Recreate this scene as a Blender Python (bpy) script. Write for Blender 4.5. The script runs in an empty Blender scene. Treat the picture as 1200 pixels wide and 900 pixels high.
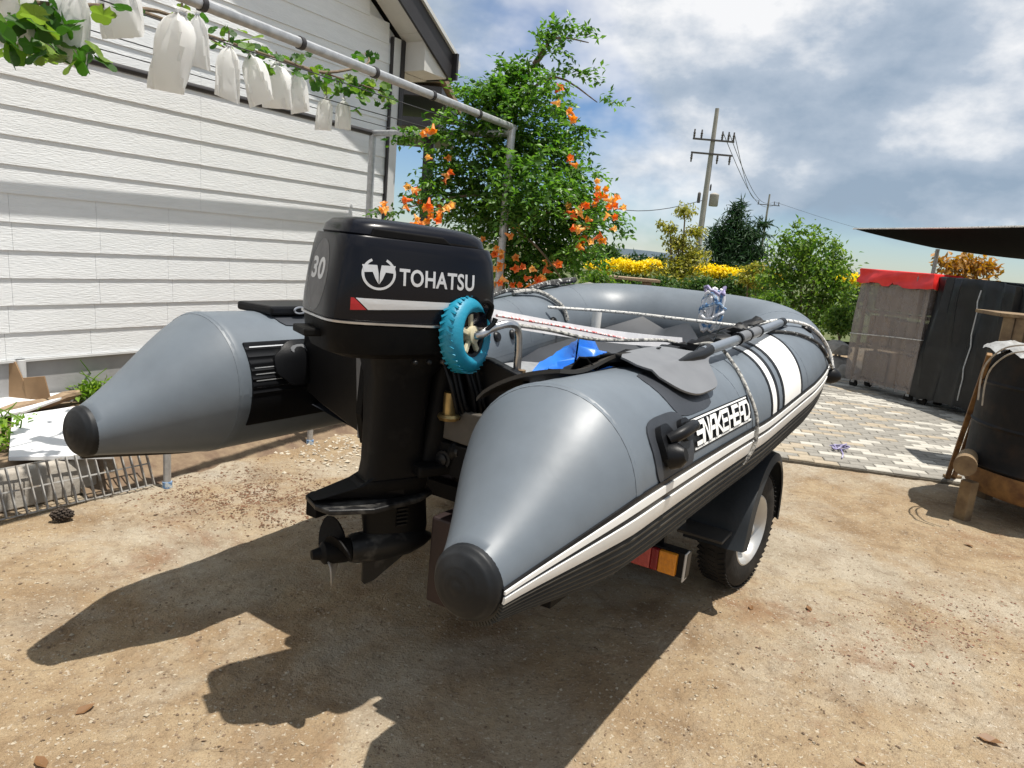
import bpy, bmesh, math, random
import numpy as np
from mathutils import Vector, Matrix
from mathutils.bvhtree import BVHTree
random.seed(7); RNG = np.random.default_rng(7)
rad = math.radians
sc = bpy.context.scene
COL = sc.collection

# ------------------------------------------------------------------ camera
F_PX, PITCH, ROLL, CAM_H = 828.86, rad(11.11), rad(5.13), 1.542
_r0, _u0, FWD = Vector((1, 0, 0)), Vector((0, math.sin(PITCH), math.cos(PITCH))), Vector((0, math.cos(PITCH), -math.sin(PITCH)))
RIGHT = _r0*math.cos(ROLL)+_u0*math.sin(ROLL); UP = -_r0*math.sin(ROLL)+_u0*math.cos(ROLL)
CAM = Vector((0, 0, CAM_H))
cam_data = bpy.data.cameras.new('camera'); cam = bpy.data.objects.new('camera', cam_data); COL.objects.link(cam)
cam_data.sensor_width = 36; cam_data.lens = F_PX/1200*36; cam_data.clip_start = .05; cam_data.clip_end = 6000
mm = Matrix.Identity(4)
for i in range(3):
    mm[i][0], mm[i][1], mm[i][2], mm[i][3] = RIGHT[i], UP[i], -FWD[i], CAM[i]
cam.matrix_world = mm; sc.camera = cam

# ------------------------------------------------------------------ sky and sun
SUN_AZ, SUN_EL = rad(108), rad(76.2)
SUN_DIR = Vector((math.sin(SUN_AZ)*math.cos(SUN_EL), math.cos(SUN_AZ)*math.cos(SUN_EL), math.sin(SUN_EL)))
world = bpy.data.worlds.new('World'); sc.world = world; world.use_nodes = True
nt = world.node_tree; nt.nodes.clear()
def N(nt, t, **k):
    n = nt.nodes.new(t)
    for a, b in k.items(): setattr(n, a, b)
    return n
def L(nt, a, b): nt.links.new(a, b)
wo = N(nt, 'ShaderNodeOutputWorld')
sky = N(nt, 'ShaderNodeTexSky', sky_type='NISHITA'); sky.sun_disc = False
sky.sun_elevation = SUN_EL; sky.sun_rotation = SUN_AZ; sky.air_density = 1.0; sky.dust_density = .1; sky.ozone_density = 1.6; sky.altitude = 0
bg1 = N(nt, 'ShaderNodeBackground'); bg1.inputs[1].default_value = .075; tint = N(nt, 'ShaderNodeMix', data_type='RGBA', blend_type='MULTIPLY'); tint.inputs[0].default_value = 1; tint.inputs[7].default_value = (.80, .93, 1.12, 1); L(nt, sky.outputs[0], tint.inputs[6]); L(nt, tint.outputs[2], bg1.inputs[0])
tc = N(nt, 'ShaderNodeTexCoord'); sep = N(nt, 'ShaderNodeSeparateXYZ'); L(nt, tc.outputs['Generated'], sep.inputs[0])
def MATH(nt, op, a, b=None, clamp=False):
    n = N(nt, 'ShaderNodeMath', operation=op); n.use_clamp = clamp
    for i, v in enumerate((a, b)):
        if v is None: continue
        if isinstance(v, (int, float)): n.inputs[i].default_value = v
        else: L(nt, v, n.inputs[i])
    return n.outputs[0]
cmb = N(nt, 'ShaderNodeMapping'); cmb.inputs['Scale'].default_value = (1, 1, 1.7); cmb.inputs['Location'].default_value = (1.7, .4, 2.2); L(nt, tc.outputs['Generated'], cmb.inputs[0])
n1 = N(nt, 'ShaderNodeTexNoise'); n1.inputs['Scale'].default_value = 1.9; n1.inputs['Detail'].default_value = 6; n1.inputs['Roughness'].default_value = .55; n1.inputs['Distortion'].default_value = 0
L(nt, cmb.outputs[0], n1.inputs['Vector'])
r1 = N(nt, 'ShaderNodeValToRGB'); r1.color_ramp.elements[0].position = .42; r1.color_ramp.elements[1].position = .56
el_ = N(nt, 'ShaderNodeMapRange'); el_.inputs[1].default_value = .03; el_.inputs[2].default_value = .22; el_.inputs[3].default_value = -.06; el_.inputs[4].default_value = .17; L(nt, sep.outputs[2], el_.inputs[0])
L(nt, MATH(nt, 'ADD', n1.outputs[0], el_.outputs[0]), r1.inputs[0])
n2 = N(nt, 'ShaderNodeTexNoise'); n2.inputs['Scale'].default_value = 3.4; n2.inputs['Detail'].default_value = 8; n2.inputs['Roughness'].default_value = .56; n2.inputs['Distortion'].default_value = 0
L(nt, cmb.outputs[0], n2.inputs['Vector'])
r2 = N(nt, 'ShaderNodeValToRGB'); e = r2.color_ramp.elements
e[0].position = .38; e[0].color = (.33, .42, .53, 1); e[1].position = .585; e[1].color = (1.0, 1.0, 1.0, 1)
m_ = r2.color_ramp.elements.new(.48); m_.color = (.50, .575, .67, 1)
L(nt, n2.outputs[0], r2.inputs[0])
bg2 = N(nt, 'ShaderNodeBackground'); bg2.inputs[1].default_value = .75; L(nt, r2.outputs[0], bg2.inputs[0])
mx = N(nt, 'ShaderNodeMixShader'); L(nt, MATH(nt, 'MULTIPLY', r1.outputs[0], .93), mx.inputs[0]); L(nt, bg1.outputs[0], mx.inputs[1]); L(nt, bg2.outputs[0], mx.inputs[2])
L(nt, mx.outputs[0], wo.inputs[0])
sd = bpy.data.lights.new('sun', 'SUN'); sd.energy = 5.0; sd.angle = rad(.55); sd.color = (1, .95, .87)
sun = bpy.data.objects.new('sun', sd); COL.objects.link(sun); sun.rotation_euler = (-SUN_DIR).to_track_quat('-Z', 'Y').to_euler(); sun.location = (3, 0, 12)
sc.view_settings.view_transform = 'Standard'; sc.view_settings.look = 'None'; sc.view_settings.gamma = 1; sc.view_settings.exposure = 0.40
sc.cycles.max_bounces = 5; sc.cycles.diffuse_bounces = 3; sc.cycles.glossy_bounces = 3; sc.cycles.transmission_bounces = 4; sc.cycles.transparent_max_bounces = 8; sc.cycles.caustics_reflective = False; sc.cycles.caustics_refractive = False

# ------------------------------------------------------------------ helpers
def ray(px, py): return ((px-600)/F_PX)*RIGHT-((py-450)/F_PX)*UP+FWD
def at(px, py, y):                       # pixel -> world point at distance y in front of the camera
    d = ray(px, py); return CAM+d*(y/d.y)
def gnd(px, py, z=0):
    d = ray(px, py); return CAM+d*((z-CAM_H)/d.z)
def proj(P):
    d = Vector(P)-CAM; z = d.dot(FWD)
    return (600+F_PX*d.dot(RIGHT)/z, 450-F_PX*d.dot(UP)/z, z)

class MB:
    def __init__(s): s.v = []; s.f = []
    def add(s, vs, fs):
        o = len(s.v); s.v += [tuple(v) for v in vs]; s.f += [tuple(i+o for i in f) for f in fs]; return s
    def box(s, c, d, R=None):
        c = Vector(c); h = [x/2 for x in d]; vs = []
        for k in range(8):
            p = Vector((h[0]*(1 if k & 1 else -1), h[1]*(1 if k & 2 else -1), h[2]*(1 if k & 4 else -1)))
            vs.append(c+(R @ p if R else p))
        return s.add(vs, [(0, 2, 3, 1), (4, 5, 7, 6), (0, 1, 5, 4), (2, 6, 7, 3), (0, 4, 6, 2), (1, 3, 7, 5)])
    def grid(s, fn, nu, nv, closeu=False, closev=False):
        vs = [fn(i, j) for i in range(nu) for j in range(nv)]; fs = []
        for i in range(nu if closeu else nu-1):
            for j in range(nv if closev else nv-1):
                a, b = i, (i+1) % nu; c, d = j, (j+1) % nv
                fs.append((a*nv+c, b*nv+c, b*nv+d, a*nv+d))
        return s.add(vs, fs)
    def sheet(s, fn, nu, nv, th):          # fn(i,j,off): closed sheet with thickness th
        o = len(s.v)
        s.grid(lambda i, j: fn(i, j, 0), nu, nv); s.grid(lambda i, j: fn(i, j, th), nu, nv)
        n = nu*nv; A = lambda i, j: o+i*nv+j
        for i in range(nu-1):
            s.f.append((A(i, 0), A(i+1, 0), A(i+1, 0)+n, A(i, 0)+n)); s.f.append((A(i, nv-1), A(i, nv-1)+n, A(i+1, nv-1)+n, A(i+1, nv-1)))
        for j in range(nv-1):
            s.f.append((A(0, j), A(0, j)+n, A(0, j+1)+n, A(0, j+1))); s.f.append((A(nu-1, j), A(nu-1, j+1), A(nu-1, j+1)+n, A(nu-1, j)+n))
        return s
    def rings(s, rings, cap=True):
        o = len(s.v); n = len(rings[0])
        for r in rings: s.v += [tuple(p) for p in r]
        for i in range(len(rings)-1):
            for j in range(n):
                s.f.append((o+i*n+j, o+i*n+(j+1) % n, o+(i+1)*n+(j+1) % n, o+(i+1)*n+j))
        if cap:
            s.f.append(tuple(o+j for j in reversed(range(n)))); s.f.append(tuple(o+(len(rings)-1)*n+j for j in range(n)))
        return s
    def pipe(s, path, r, n=10, cap=True):
        P = [Vector(p) for p in path]; rs = r if isinstance(r, (list, tuple)) else [r]*len(P)
        T = []
        for i in range(len(P)):
            t = P[min(i+1, len(P)-1)]-P[max(i-1, 0)]; T.append(t.normalized() if t.length > 1e-9 else Vector((0, 0, 1)))
        a = Vector((0, 0, 1)) if abs(T[0].z) < .9 else Vector((1, 0, 0)); u = T[0].cross(a).normalized(); R = []
        for i in range(len(P)):
            u = (u-T[i]*u.dot(T[i])).normalized(); w = T[i].cross(u)
            R.append([P[i]+(u*math.cos(2*math.pi*k/n)+w*math.sin(2*math.pi*k/n))*rs[i] for k in range(n)])
        return s.rings(R, cap)
    def cyl(s, a, b, r, r2=None, n=20):
        return s.pipe([a, b], [r, r if r2 is None else r2], n)
    def lathe(s, c, axis, prof, n=32, cap=True):     # prof: (dist along axis, radius)
        axis = Vector(axis).normalized(); a = Vector((0, 0, 1)) if abs(axis.z) < .9 else Vector((1, 0, 0))
        u = axis.cross(a).normalized(); w = axis.cross(u); c = Vector(c)
        return s.rings([[c+axis*d+(u*math.cos(2*math.pi*k/n)+w*math.sin(2*math.pi*k/n))*max(r, 1e-4) for k in range(n)] for d, r in prof], cap)
    def prism(s, poly, fn, d0, d1):        # poly 2d, fn(a,b,d)
        n = len(poly); o = len(s.v)
        s.v += [tuple(fn(a, b, d0)) for a, b in poly]+[tuple(fn(a, b, d1)) for a, b in poly]
        s.f.append(tuple(o+i for i in reversed(range(n)))); s.f.append(tuple(o+n+i for i in range(n)))
        for i in range(n): s.f.append((o+i, o+(i+1) % n, o+n+(i+1) % n, o+n+i))
        return s
    def build(s, name, mat, parent=None, M=None, smooth=30, bev=0, sub=0):
        me = bpy.data.meshes.new(name)
        off = OFF.get(parent.name) if parent else None
        vs = [(v[0]-off[0], v[1]-off[1], v[2]-off[2]) for v in s.v] if off is not None else s.v
        me.from_pydata(vs, [], s.f); me.update()
        bm = bmesh.new(); bm.from_mesh(me); bmesh.ops.recalc_face_normals(bm, faces=bm.faces); bm.to_mesh(me); bm.free()
        me.materials.append(mat)
        if smooth:
            me.polygons.foreach_set('use_smooth', [True]*len(me.polygons)); me.set_sharp_from_angle(angle=rad(smooth))
        return link(name, me, parent, M, bev, sub)
def link(name, me, parent=None, M=None, bev=0, sub=0):
    o = bpy.data.objects.new(name, me); COL.objects.link(o)
    if parent is not None:
        o.parent = parent
        if parent.name in SUBOFF: pass
        if parent.name in OFF: OFF[o.name] = OFF[parent.name]
    if M is not None: o.matrix_local = M
    if bev:
        b = o.modifiers.new('bevel', 'BEVEL'); b.width = bev; b.segments = 2; b.limit_method = 'ANGLE'; b.angle_limit = rad(40)
    if sub:
        b = o.modifiers.new('subdivision', 'SUBSURF'); b.levels = sub; b.render_levels = sub
    return o
OFF = {}; SUBOFF = {}
def tag(o, label=None, cat=None, group=None, kind=None):
    if label: o['label'] = label
    if cat: o['category'] = cat
    if group: o['group'] = group
    if kind: o['kind'] = kind
    return o
def thing(name, label, cat, frame=None, base=(0, 0, 0), group=None):
    """Empty at the thing's base; parts are given in frame coordinates."""
    frame = frame if frame is not None else Matrix.Identity(4)
    o = bpy.data.objects.new(name, None); COL.objects.link(o); o.empty_display_size = .1
    o.matrix_world = frame @ Matrix.Translation(base); OFF[o.name] = Vector(base)
    return tag(o, label, cat, group)
def smoothpath(P, n=8):                    # Catmull-Rom through points
    P = [Vector(p) for p in P]; out = []
    for i in range(len(P)-1):
        a, b, c, d = P[max(i-1, 0)], P[i], P[i+1], P[min(i+2, len(P)-1)]
        for k in range(n):
            t = k/n; out.append(.5*((2*b)+(c-a)*t+(2*a-5*b+4*c-d)*t*t+(3*b-a-3*c+d)*t**3))
    return out+[P[-1]]
def vnoise(x, y, seed=0):                  # 2d value noise, numpy
    xi, yi = np.floor(x).astype(int), np.floor(y).astype(int); xf, yf = x-xi, y-yi
    h = lambda a, b: np.modf(np.abs(np.sin(a*127.1+b*311.7+seed*74.7)*43758.5453))[0]
    u, v = xf*xf*(3-2*xf), yf*yf*(3-2*yf)
    return (h(xi, yi)*(1-u)+h(xi+1, yi)*u)*(1-v)+(h(xi, yi+1)*(1-u)+h(xi+1, yi+1)*u)*v
def fbm(x, y, o=4, seed=0):
    s = 0; a = .5
    for k in range(o): s = s+a*(vnoise(x*2**k, y*2**k, seed+k)-.5); a *= .5
    return s

# ------------------------------------------------------------------ materials
def material(name, c1, c2=None, rough=.5, metal=0, scale=8, bump=0, bscale=40, spec=.5, coat=0, coords='Object', rough2=None, detail=3, lo=.35, hi=.65, stretch=None):
    m = bpy.data.materials.new(name); m.use_nodes = True; nt = m.node_tree; b = nt.nodes['Principled BSDF']
    b.inputs['Roughness'].default_value = rough; b.inputs['Metallic'].default_value = metal
    b.inputs['Specular IOR Level'].default_value = spec
    if coat: b.inputs['Coat Weight'].default_value = coat; b.inputs['Coat Roughness'].default_value = .08
    tc = N(nt, 'ShaderNodeTexCoord'); vec = tc.outputs[coords]
    if stretch:
        mp = N(nt, 'ShaderNodeMapping'); mp.inputs['Scale'].default_value = stretch; L(nt, vec, mp.inputs[0]); vec = mp.outputs[0]
    if c2 is None: c2 = tuple(x*.82 for x in c1)
    n = N(nt, 'ShaderNodeTexNoise'); n.inputs['Scale'].default_value = scale; n.inputs['Detail'].default_value = detail; n.inputs['Roughness'].default_value = .6
    L(nt, vec, n.inputs['Vector'])
    r = N(nt, 'ShaderNodeValToRGB'); r.color_ramp.elements[0].position = lo; r.color_ramp.elements[1].position = hi
    r.color_ramp.elements[0].color = (*c1, 1); r.color_ramp.elements[1].color = (*c2, 1)
    L(nt, n.outputs[0], r.inputs[0]); L(nt, r.outputs[0], b.inputs['Base Color'])
    if rough2 is not None:
        mr = N(nt, 'ShaderNodeMapRange'); mr.inputs[3].default_value = rough; mr.inputs[4].default_value = rough2
        n3 = N(nt, 'ShaderNodeTexNoise'); n3.inputs['Scale'].default_value = scale*2.3; n3.inputs['Detail'].default_value = 3; L(nt, vec, n3.inputs['Vector'])
        L(nt, n3.outputs[0], mr.inputs[0]); L(nt, mr.outputs[0], b.inputs['Roughness'])
    if bump:
        nb = N(nt, 'ShaderNodeTexNoise'); nb.inputs['Scale'].default_value = bscale; nb.inputs['Detail'].default_value = 3; L(nt, vec, nb.inputs['Vector'])
        bp = N(nt, 'ShaderNodeBump'); bp.inputs['Strength'].default_value = bump; bp.inputs['Distance'].default_value = .01
        L(nt, nb.outputs[0], bp.inputs['Height']); L(nt, bp.outputs[0], b.inputs['Normal'])
    return m
def leafmat(name, c1, c2, trans=.35, rough=.5):
    m = bpy.data.materials.new(name); m.use_nodes = True; nt = m.node_tree; b = nt.nodes['Principled BSDF']; out = nt.nodes['Material Output']
    g = N(nt, 'ShaderNodeNewGeometry'); r = N(nt, 'ShaderNodeValToRGB'); r.color_ramp.elements[0].color = (*c1, 1); r.color_ramp.elements[1].color = (*c2, 1)
    L(nt, g.outputs['Random Per Island'], r.inputs[0]); L(nt, r.outputs[0], b.inputs['Base Color']); b.inputs['Roughness'].default_value = rough
    b.inputs['Specular IOR Level'].default_value = .35
    t = N(nt, 'ShaderNodeBsdfTranslucent'); hs = N(nt, 'ShaderNodeHueSaturation'); hs.inputs['Value'].default_value = 1.5; hs.inputs['Saturation'].default_value = 1.15
    L(nt, r.outputs[0], hs.inputs['Color']); L(nt, hs.outputs[0], t.inputs[0])
    mx = N(nt, 'ShaderNodeMixShader'); mx.inputs[0].default_value = trans; L(nt, b.outputs[0], mx.inputs[1]); L(nt, t.outputs[0], mx.inputs[2]); L(nt, mx.outputs[0], out.inputs[0])
    return m
MT = {}
MT['pvc'] = material('grey pvc', (.124, .147, .172), (.102, .121, .142), .36, scale=4.5, bump=.10, bscale=9, rough2=.56, detail=8)
MT['pvc_dark'] = material('dark grey pvc', (.036, .040, .048), (.026, .029, .035), .48, spec=.35, scale=5, bump=.05, bscale=200)
MT['black_pvc'] = material('black pvc', (.006, .0063, .0075), (.0042, .0045, .0055), .42, spec=.22, scale=6, bump=.05, bscale=150)
MT['cap'] = material('black rubber cap', (.006, .007, .0085), (.022, .024, .027), .42, spec=.3, scale=7, bump=.12, bscale=30, lo=.5, hi=.8, rough2=.6)
MT['rub'] = material('ribbed rubber', (.050, .045, .036), (.030, .027, .022), .65, spec=.25, scale=9, bump=.1, bscale=60)
MT['white_pvc'] = material('white pvc', (.80, .80, .78), (.72, .72, .70), .42, scale=6)
MT['black_paint'] = material('black gloss paint', (.0030, .0034, .0065), (.0045, .005, .0085), .20, spec=.20, scale=4, coat=.08, rough2=.30)
MT['black_metal'] = material('black painted metal', (.0045, .0045, .005), (.008, .0075, .007), .5, spec=.10, scale=12, bump=.08, bscale=50, rough2=.6)
MT['scuffed'] = material('scuffed black metal', (.007, .007, .0075), (.10, .096, .088), .45, spec=.3, scale=11, lo=.50, hi=.72, bump=.1, bscale=60)
MT['mount'] = material('brown grey mount plate', (.085, .075, .062), (.05, .045, .038), .55, scale=9, bump=.08)
MT['leg'] = material('weathered black leg paint', (.0045, .0045, .005), (.030, .028, .025), .48, spec=.18, scale=7, lo=.58, hi=.85, bump=.08, bscale=40, detail=7)
MT['silver'] = material('silver decal', (.62, .63, .65), (.55, .56, .58), .32, metal=.3, scale=5)
MT['grey_decal'] = material('grey decal', (.09, .09, .095), (.05, .05, .055), .4, scale=25)
MT['red'] = material('red decal', (.42, .012, .018), (.35, .01, .015), .35)
MT['steel'] = material('stainless steel', (.55, .55, .56), (.40, .40, .41), .28, metal=1, scale=15)
MT['galv'] = material('galvanised steel', (.50, .51, .52), (.38, .39, .40), .45, metal=.6, scale=22, bump=.05)
MT['grate'] = material('weathered grate steel', (.36, .35, .33), (.19, .15, .11), .6, metal=.4, scale=18, lo=.45, hi=.7)
MT['brass'] = material('brass', (.45, .33, .14), (.28, .2, .09), .4, metal=.9, scale=20)
MT['teal'] = material('teal rubber', (.005, .22, .34), (.004, .17, .27), .5, scale=9, bump=.1, bscale=80)
MT['cream'] = material('cream plastic', (.60, .55, .38), (.45, .4, .27), .5)
MT['rope'] = material('white rope', (.66, .65, .62), (.16, .17, .18), .8, scale=70, lo=.52, hi=.62, bump=.4, bscale=200)
MT['rope_grey'] = material('grey rope', (.42, .41, .38), (.09, .09, .09), .85, scale=60, lo=.45, hi=.6, bump=.4, bscale=200)
MT['rope_dark'] = material('black rope', (.03, .03, .03), (.5, .5, .48), .8, scale=35, lo=.55, hi=.62, bump=.4, bscale=200)
MT['rope_blue'] = material('blue rope', (.10, .22, .42), (.55, .6, .62), .8, scale=45, lo=.45, hi=.6, bump=.4, bscale=200)
MT['rope_red'] = material('red rope', (.55, .10, .10), (.72, .66, .64), .8, scale=60, lo=.42, hi=.52, bump=.3, bscale=200)
MT['strap'] = material('white strap', (.72, .72, .74), (.62, .62, .65), .6, scale=20)
MT['bluebag'] = material('blue plastic', (.02, .20, .70), (.02, .15, .58), .25, scale=8, spec=.6)
MT['rust'] = material('red brown painted wood', (.018, .0055, .0045), (.011, .004, .0035), .6, scale=9, bump=.15, bscale=30)
MT['ply'] = material('brown grey transom', (.045, .040, .034), (.030, .027, .024), .55, scale=6, bump=.05)
MT['fender'] = material('black plastic fender', (.013, .016, .019), (.020, .023, .026), .38, spec=.4, scale=6, bump=.05, bscale=150, rough2=.5)
MT['tyre'] = material('tyre rubber', (.012, .0115, .011), (.028, .025, .022), .8, spec=.2, scale=12, bump=.2, bscale=60)
MT['rim'] = material('white rim', (.50, .50, .49), (.33, .28, .22), .38, scale=6, lo=.5, hi=.78, metal=.55)
MT['amber'] = material('amber lens', (.75, .28, .02), (.62, .22, .02), .25, scale=80, bump=.3, bscale=150)
MT['redlens'] = material('faded red lens', (.50, .09, .07), (.42, .07, .06), .3, scale=60, bump=.3, bscale=150)
MT['deepred'] = material('deep red lens', (.22, .008, .012), (.2, .008, .01), .25, scale=60, bump=.3, bscale=150)
MT['blade'] = material('grey paddle plastic', (.15, .155, .165), (.125, .13, .14), .5, scale=7)
MT['alu'] = material('grey aluminium shaft', (.30, .33, .37), (.26, .29, .32), .35, metal=.7, scale=7)
MT['siding'] = material('painted siding', (.77, .79, .80), (.72, .74, .75), .6, scale=3, bump=.32, bscale=16, stretch=(1.4, 8, 9))
MT['foundation'] = material('grey foundation', (.36, .36, .36), (.30, .30, .30), .8, scale=4, bump=.15)
MT['trim'] = material('white trim', (.62, .63, .63), (.55, .56, .56), .5, scale=5)
MT['darktrim'] = material('dark trim', (.030, .028, .030), (.022, .02, .022), .5, scale=5)
MT['soffit'] = material('cream soffit', (.60, .59, .56), (.55, .54, .51), .6, scale=5)
MT['bag'] = leafmat('white paper bag', (.80, .80, .79), (.74, .74, .73), .42, .7)
MT['conc'] = material('concrete curb', (.42, .39, .34), (.30, .27, .23), .85, scale=7, bump=.4, bscale=40)
MT['soil'] = material('bed soil', (.13, .085, .055), (.22, .16, .10), .95, scale=9, bump=.7, bscale=30)
MT['board'] = material('white foam board', (.74, .75, .76), (.66, .67, .68), .6, scale=5)
MT['card'] = material('cardboard', (.30, .19, .10), (.24, .15, .08), .85, scale=6)
MT['log'] = material('weathered wood', (.20, .13, .08), (.30, .22, .14), .85, scale=10, bump=.4, bscale=35, stretch=(1, 1, 4))
MT['wood'] = material('old lumber', (.24, .165, .085), (.12, .075, .04), .8, scale=8, bump=.3, bscale=40)
MT['drum'] = material('burnt drum steel', (.009, .009, .010), (.035, .022, .014), .5, spec=.3, metal=.2, scale=5, lo=.45, hi=.75, bump=.25, bscale=14, rough2=.75)
MT['drumrust'] = material('rusty drum base', (.10, .045, .018), (.24, .13, .045), .7, scale=10, bump=.3, bscale=25)
MT['foil'] = material('crumpled foil lid', (.55, .55, .53), (.35, .34, .32), .4, metal=.6, scale=12, bump=.9, bscale=20)
MT['hose'] = material('white hose', (.45, .43, .39), (.30, .28, .25), .5, scale=20)
MT['blacktarp'] = material('black tarp', (.007, .0085, .010), (.014, .016, .018), .34, spec=.4, scale=5, bump=1.0, bscale=5)
MT['redplastic'] = material('red plastic sheet', (.72, .035, .03), (.60, .02, .02), .35, scale=6, bump=.4, bscale=12)
MT['shade'] = material('black shade net', (.005, .0055, .006), (.008, .0085, .009), .95, spec=.05, scale=30)
MT['paver_a'] = material('pale paver', (.44, .42, .37), (.36, .34, .295), .85, scale=14, bump=.3, bscale=60)
MT['paver_b'] = material('grey paver', (.25, .235, .205), (.19, .178, .155), .85, scale=14, bump=.3, bscale=60)
MT['paver_c'] = material('tan paver', (.36, .30, .22), (.27, .23, .17), .85, scale=14, bump=.3, bscale=60)
MT['joint'] = material('paver sand joint', (.16, .14, .11), (.11, .10, .08), .95, scale=20, bump=.4)
MT['bark'] = material('bark', (.12, .085, .055), (.20, .15, .10), .9, scale=14, bump=.5, bscale=30)
MT['pole'] = material('concrete utility pole', (.36, .34, .31), (.30, .28, .25), .8, scale=3)
MT['insul'] = material('dark insulator', (.05, .04, .04), (.08, .07, .06), .4)
MT['wire'] = material('overhead wire', (.04, .04, .045), None, .6)
MT['stone'] = material('border stone', (.30, .285, .26), (.18, .17, .155), .9, scale=6, bump=.6, bscale=20)
MT['hill'] = material('hazy forested hill', (.060, .085, .105), (.05, .072, .092), 1, scale=.02)  # blue of the distance haze is put into the forest colour
MT['purple'] = material('purple string', (.20, .17, .36), (.42, .40, .52), .7, scale=30)
MT['pinecone'] = material('pinecone', (.030, .022, .017), (.07, .05, .035), .85, scale=30)
MT['flower'] = leafmat('orange trumpet flower', (.80, .26, .06), (.85, .40, .13), .3)
MT['bud'] = leafmat('yellow bud', (.75, .30, .06), (.8, .48, .12), .3)
MT['vine'] = leafmat('trumpet vine leaf', (.028, .085, .016), (.16, .30, .055), .45, .38)
MT['grape'] = leafmat('grape leaf', (.060, .130, .018), (.19, .27, .045), .45, .5)
MT['pine'] = leafmat('pine needles', (.014, .042, .018), (.045, .095, .032), .2)
MT['bush'] = leafmat('green bush leaf', (.045, .115, .020), (.21, .31, .06), .45)
MT['yellowgreen'] = leafmat('yellow green leaf', (.14, .17, .03), (.42, .38, .08), .4)
MT['yellow'] = leafmat('yellow blossom', (.75, .58, .02), (.88, .72, .05), .3)
MT['hedge'] = leafmat('hedge leaf', (.030, .075, .018), (.09, .16, .035), .3)
MT['orange_leaf'] = leafmat('orange young leaf', (.24, .16, .04), (.45, .22, .05), .35)
MT['weed'] = leafmat('weed leaf', (.11, .22, .03), (.24, .36, .06), .4)
MT['deadleaf'] = leafmat('dead leaf', (.16, .075, .03), (.32, .2, .1), .2)

# translucent plastic film over the cart
m = bpy.data.materials.new('clear plastic film'); m.use_nodes = True; nt = m.node_tree; b = nt.nodes['Principled BSDF']; out = nt.nodes['Material Output']
b.inputs['Base Color'].default_value = (.30, .265, .25, 1); b.inputs['Roughness'].default_value = .25
nb = N(nt, 'ShaderNodeTexNoise'); nb.inputs['Scale'].default_value = 7; nb.inputs['Detail'].default_value = 4; nb.inputs['Distortion'].default_value = 1.5
tcx = N(nt, 'ShaderNodeTexCoord'); L(nt, tcx.outputs['Object'], nb.inputs['Vector'])
bp = N(nt, 'ShaderNodeBump'); bp.inputs['Strength'].default_value = .8; bp.inputs['Distance'].default_value = .05; L(nt, nb.outputs[0], bp.inputs['Height']); L(nt, bp.outputs[0], b.inputs['Normal'])
tr = N(nt, 'ShaderNodeBsdfTransparent'); mx = N(nt, 'ShaderNodeMixShader'); mx.inputs[0].default_value = .58
L(nt, tr.outputs[0], mx.inputs[1]); L(nt, b.outputs[0], mx.inputs[2]); L(nt, mx.outputs[0], out.inputs[0]); MT['film'] = m

# ground material: dry sandy dirt lying in patches over old concrete
m = bpy.data.materials.new('sandy yard ground'); m.use_nodes = True; nt = m.node_tree; b = nt.nodes['Principled BSDF']; b.inputs['Roughness'].default_value = .95; b.inputs['Specular IOR Level'].default_value = .15
tcx = N(nt, 'ShaderNodeTexCoord'); V = tcx.outputs['Object']
def noise(sc_, det=6, ro=.6, dist=0):
    n = N(nt, 'ShaderNodeTexNoise'); n.inputs['Scale'].default_value = sc_; n.inputs['Detail'].default_value = det; n.inputs['Roughness'].default_value = ro; n.inputs['Distortion'].default_value = dist; L(nt, V, n.inputs['Vector']); return n.outputs[0]
def ramp(src, stops):
    r = N(nt, 'ShaderNodeValToRGB'); el = r.color_ramp.elements
    el[0].position, el[1].position = stops[0][0], stops[-1][0]
    el[0].color = (*stops[0][1], 1); el[1].color = (*stops[-1][1], 1)
    for pz, cz in stops[1:-1]: q = el.new(pz); q.color = (*cz, 1)
    L(nt, src, r.inputs[0]); return r.outputs[0]
def mix(fac, a, bb, mode='MIX'):
    x = N(nt, 'ShaderNodeMix', data_type='RGBA', blend_type=mode)
    if isinstance(fac, (int, float)): x.inputs[0].default_value = fac
    else: L(nt, fac, x.inputs[0])
    for i, v in ((6, a), (7, bb)):
        if isinstance(v, tuple): x.inputs[i].default_value = (*v, 1)
        else: L(nt, v, x.inputs[i])
    return x.outputs[2]
K0, K1 = (0, 0, 0), (1, 1, 1)
dirt = ramp(noise(2.2, 7, .66, .5), [(.30, (.185, .122, .070)), (.46, (.295, .212, .128)), (.60, (.365, .280, .178)), (.74, (.355, .295, .21))])
conc = ramp(noise(3.1, 6, .6), [(.32, (.31, .268, .205)), (.55, (.43, .38, .298)), (.75, (.39, .36, .305))])
cover = ramp(noise(.85, 9, .68, .35), [(.46, K0), (.60, K1)])
base = mix(MATH(nt, 'MULTIPLY', cover, .8), dirt, conc)
red = ramp(noise(1.1, 6, .72, .5), [(.57, K0), (.67, K1)])
base = mix(MATH(nt, 'MULTIPLY', red, .55), base, (.21, .105, .055))
base = mix(MATH(nt, 'MULTIPLY', ramp(noise(30, 4, .75), [(.53, K0), (.66, K1)]), .55), base, (.16, .11, .068))
base = mix(MATH(nt, 'MULTIPLY', ramp(noise(60, 2, .7), [(.60, K0), (.68, K1)]), .5), base, (.62, .56, .46))
base = mix(MATH(nt, 'MULTIPLY', ramp(noise(150, 2, .6), [(.58, K0), (.66, K1)]), .35), base, (.15, .105, .065))
base = mix(MATH(nt, 'MULTIPLY', ramp(noise(8, 6, .72, 1.2), [(.53, K0), (.68, K1)]), .55), base, (.175, .125, .08))
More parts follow.
